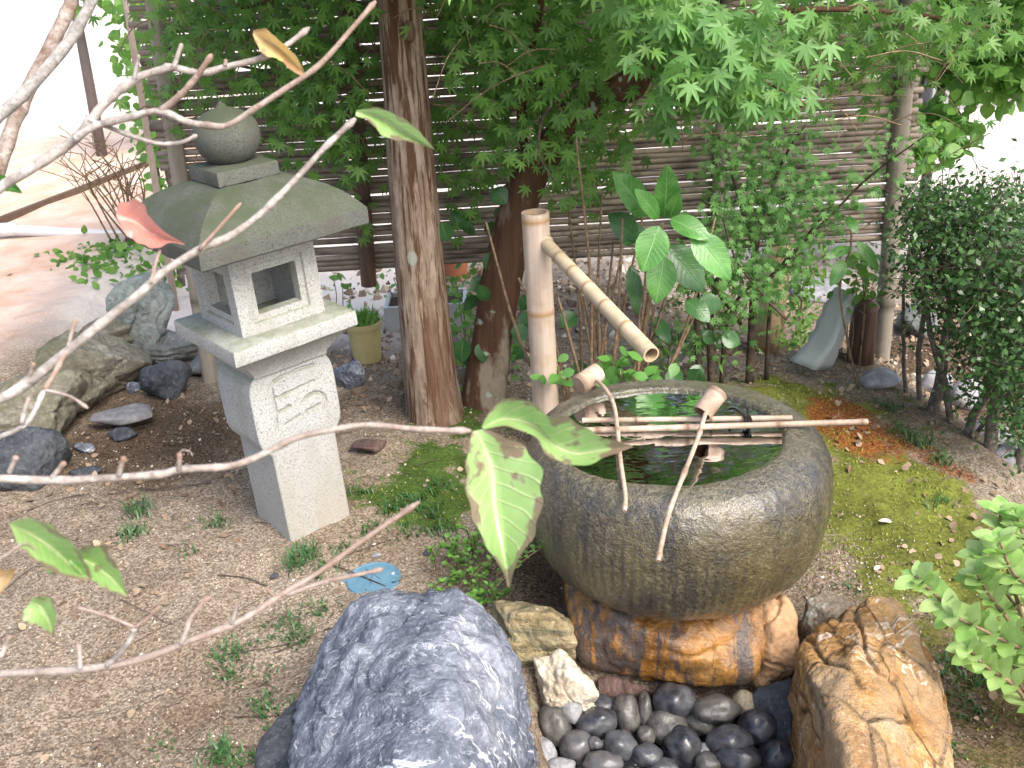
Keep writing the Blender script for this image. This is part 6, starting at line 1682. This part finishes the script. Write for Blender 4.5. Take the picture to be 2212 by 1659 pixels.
for _ in range(16):
    p0 = at_y(random.uniform(250, 330), 560, 5.0); p0[2] = gz1(p0[0], p0[1])
    tip = at_y(random.uniform(125, 345), random.uniform(285, 380), random.uniform(4.8, 5.2))
    mid_ = p0 * .5 + tip * .5 + np.array([random.uniform(-.05, .05), 0, .05])
    s_ = smooth_path([p0, mid_, tip], 6)
    MB().tube(s_, np.linspace(.0055, .002, len(s_)), 6).build('stem', M['stem'], bs_)
    for _ in range(6):
        q = s_[random.randint(4, len(s_) - 1)]; d_ = np.array([random.uniform(-1, 1), random.uniform(-.5, .5), random.uniform(.2, 1)]) * random.uniform(.06, .2)
        m.tube([q, q + d_ * .6 + [.01, 0, 0], q + d_], .0022, 4, False)
tag(m.build('twigs', M['stem'], bs_), kind='stuff')

def bg_tree(name, label, base, top, crown, n, size, mat, trunk_r=.05, leanx=0.0, tmpl=None):
    t = thing(name, label, 'tree', base)
    b_ = np.array(base); tp_ = np.array([base[0] + leanx, base[1], top])
    MB().tube(smooth_path([b_ - [0, 0, .1], (b_ + tp_) / 2 + [.05, 0, 0], tp_], 5), np.linspace(trunk_r, trunk_r * .4, 11), 10).build('trunk', M['bush_bark'], t)
    pos = []
    for cx, cy, cz, rx_, ry_, rz_, f_ in crown:
        m_ = int(n * f_); u = rng.normal(size=(m_, 3)); u /= np.linalg.norm(u, axis=1)[:, None]
        pos.append(np.array([cx, cy, cz]) + u * np.array([rx_, ry_, rz_]) * rng.uniform(.35, 1.05, (m_, 1)))
        MB().tube(smooth_path([b_ + (tp_ - b_) * .5, np.array([cx, cy, cz]) * .6 + (b_ + (tp_ - b_) * .7) * .4, [cx, cy, cz]], 4), np.linspace(trunk_r * .4, .006, 9), 7).build('branch', M['bush_bark'], t)
    pos = np.concatenate(pos); m_ = len(pos)
    pos[:, 2] = np.maximum(pos[:, 2], .05)
    f_ = MB(); leaf_cloud(f_, pos, rng.uniform(size * .6, size, m_), rdirs(m_, (0, -.2, -.2), .8), rdirs(m_, (0, -.5, .8), .5), *(tmpl or (OVV, OVF)))
    tag(f_.build('foliage', M[mat], t), kind='stuff')
    return t
bg_tree('background_tree', 'light green loose tree beyond the right end of the fence', (2.1, 4.9, -.2), 1.7, [(2.02, 4.9, 1.05, .35, .4, .35, 1.0), (2.3, 4.7, .85, .3, .3, .25, .6), (1.9, 4.6, 1.45, .35, .4, .2, .6), (1.95, 4.7, .5, .28, .3, .14, .5), (2.5, 4.9, 1.4, .3, .3, .3, .5), (2.75, 5.2, .8, .4, .3, .3, .6)], 1300, .085, 'back_leaf', .03)
bg_tree('background_tree', 'grey trunked tree at the far right edge above the dark bush', (2.55, 4.3, -.2), 2.4, [(2.5, 4.3, 1.5, .3, .3, .35, .6), (2.6, 4.2, 1.05, .3, .25, .3, .8), (2.2, 4.4, 1.3, .3, .25, .15, .5)], 420, .06, 'hedge_leaf', .10)
bg_tree('background_tree', 'yellow green tree glimpsed through the upper left of the fence', (-1.2, 7.5, 0), 2.6, [(-1.2, 7.5, 1.35, 1.0, .5, .45, 1), (-2.2, 7.2, 1.4, .8, .5, .4, .7), (.0, 7.6, 1.5, .9, .5, .35, .7)], 800, .11, 'hedge_leaf', .07)
bg_tree('background_shrub', 'green shrub behind the left fence post', (-1.62, 4.75, 0), .9, [(-1.60, 4.75, .75, .10, .25, .4, 1), (-1.66, 4.9, 1.2, .12, .25, .4, .8)], 260, .06, 'back_leaf', .02)
bg_tree('background_tree', 'green tree glimpsed through the right half of the fence', (1.3, 6.5, 0), 2.0, [(1.2, 6.5, .75, .8, .4, .35, 1), (.5, 6.6, .9, .6, .4, .3, .6)], 420, .1, 'hedge_leaf', .06)
# grey board shed far right
sb = thing('shed', 'grey vertical board shed beyond the tree at the upper right', 'shed', (4.35, 8.8, -.1))
for i in range(10):
    MB().box((3.75 + i * .125, 8.7 + .004 * (i % 2), -.2), (3.75 + i * .125 + .121, 8.74, 1.22)).build('plank', M['shed'], sb, None, False)
MB().box((3.75, 8.745, -.2), (5.0, 9.8, 1.2)).build('wall', M['pole_dark'], sb, None, False)
m = MB(); m.add([(3.6, 8.5, 1.225), (5.15, 8.5, 1.225), (5.15, 10, 1.42), (3.6, 10, 1.42), (3.6, 8.5, 1.265), (5.15, 8.5, 1.265), (5.15, 10, 1.46), (3.6, 10, 1.46)], [(0, 3, 2, 1), (4, 5, 6, 7), (0, 1, 5, 4), (1, 2, 6, 5), (2, 3, 7, 6), (3, 0, 4, 7)])
m.build('roof', M['pole_dark'], sb, None, False)
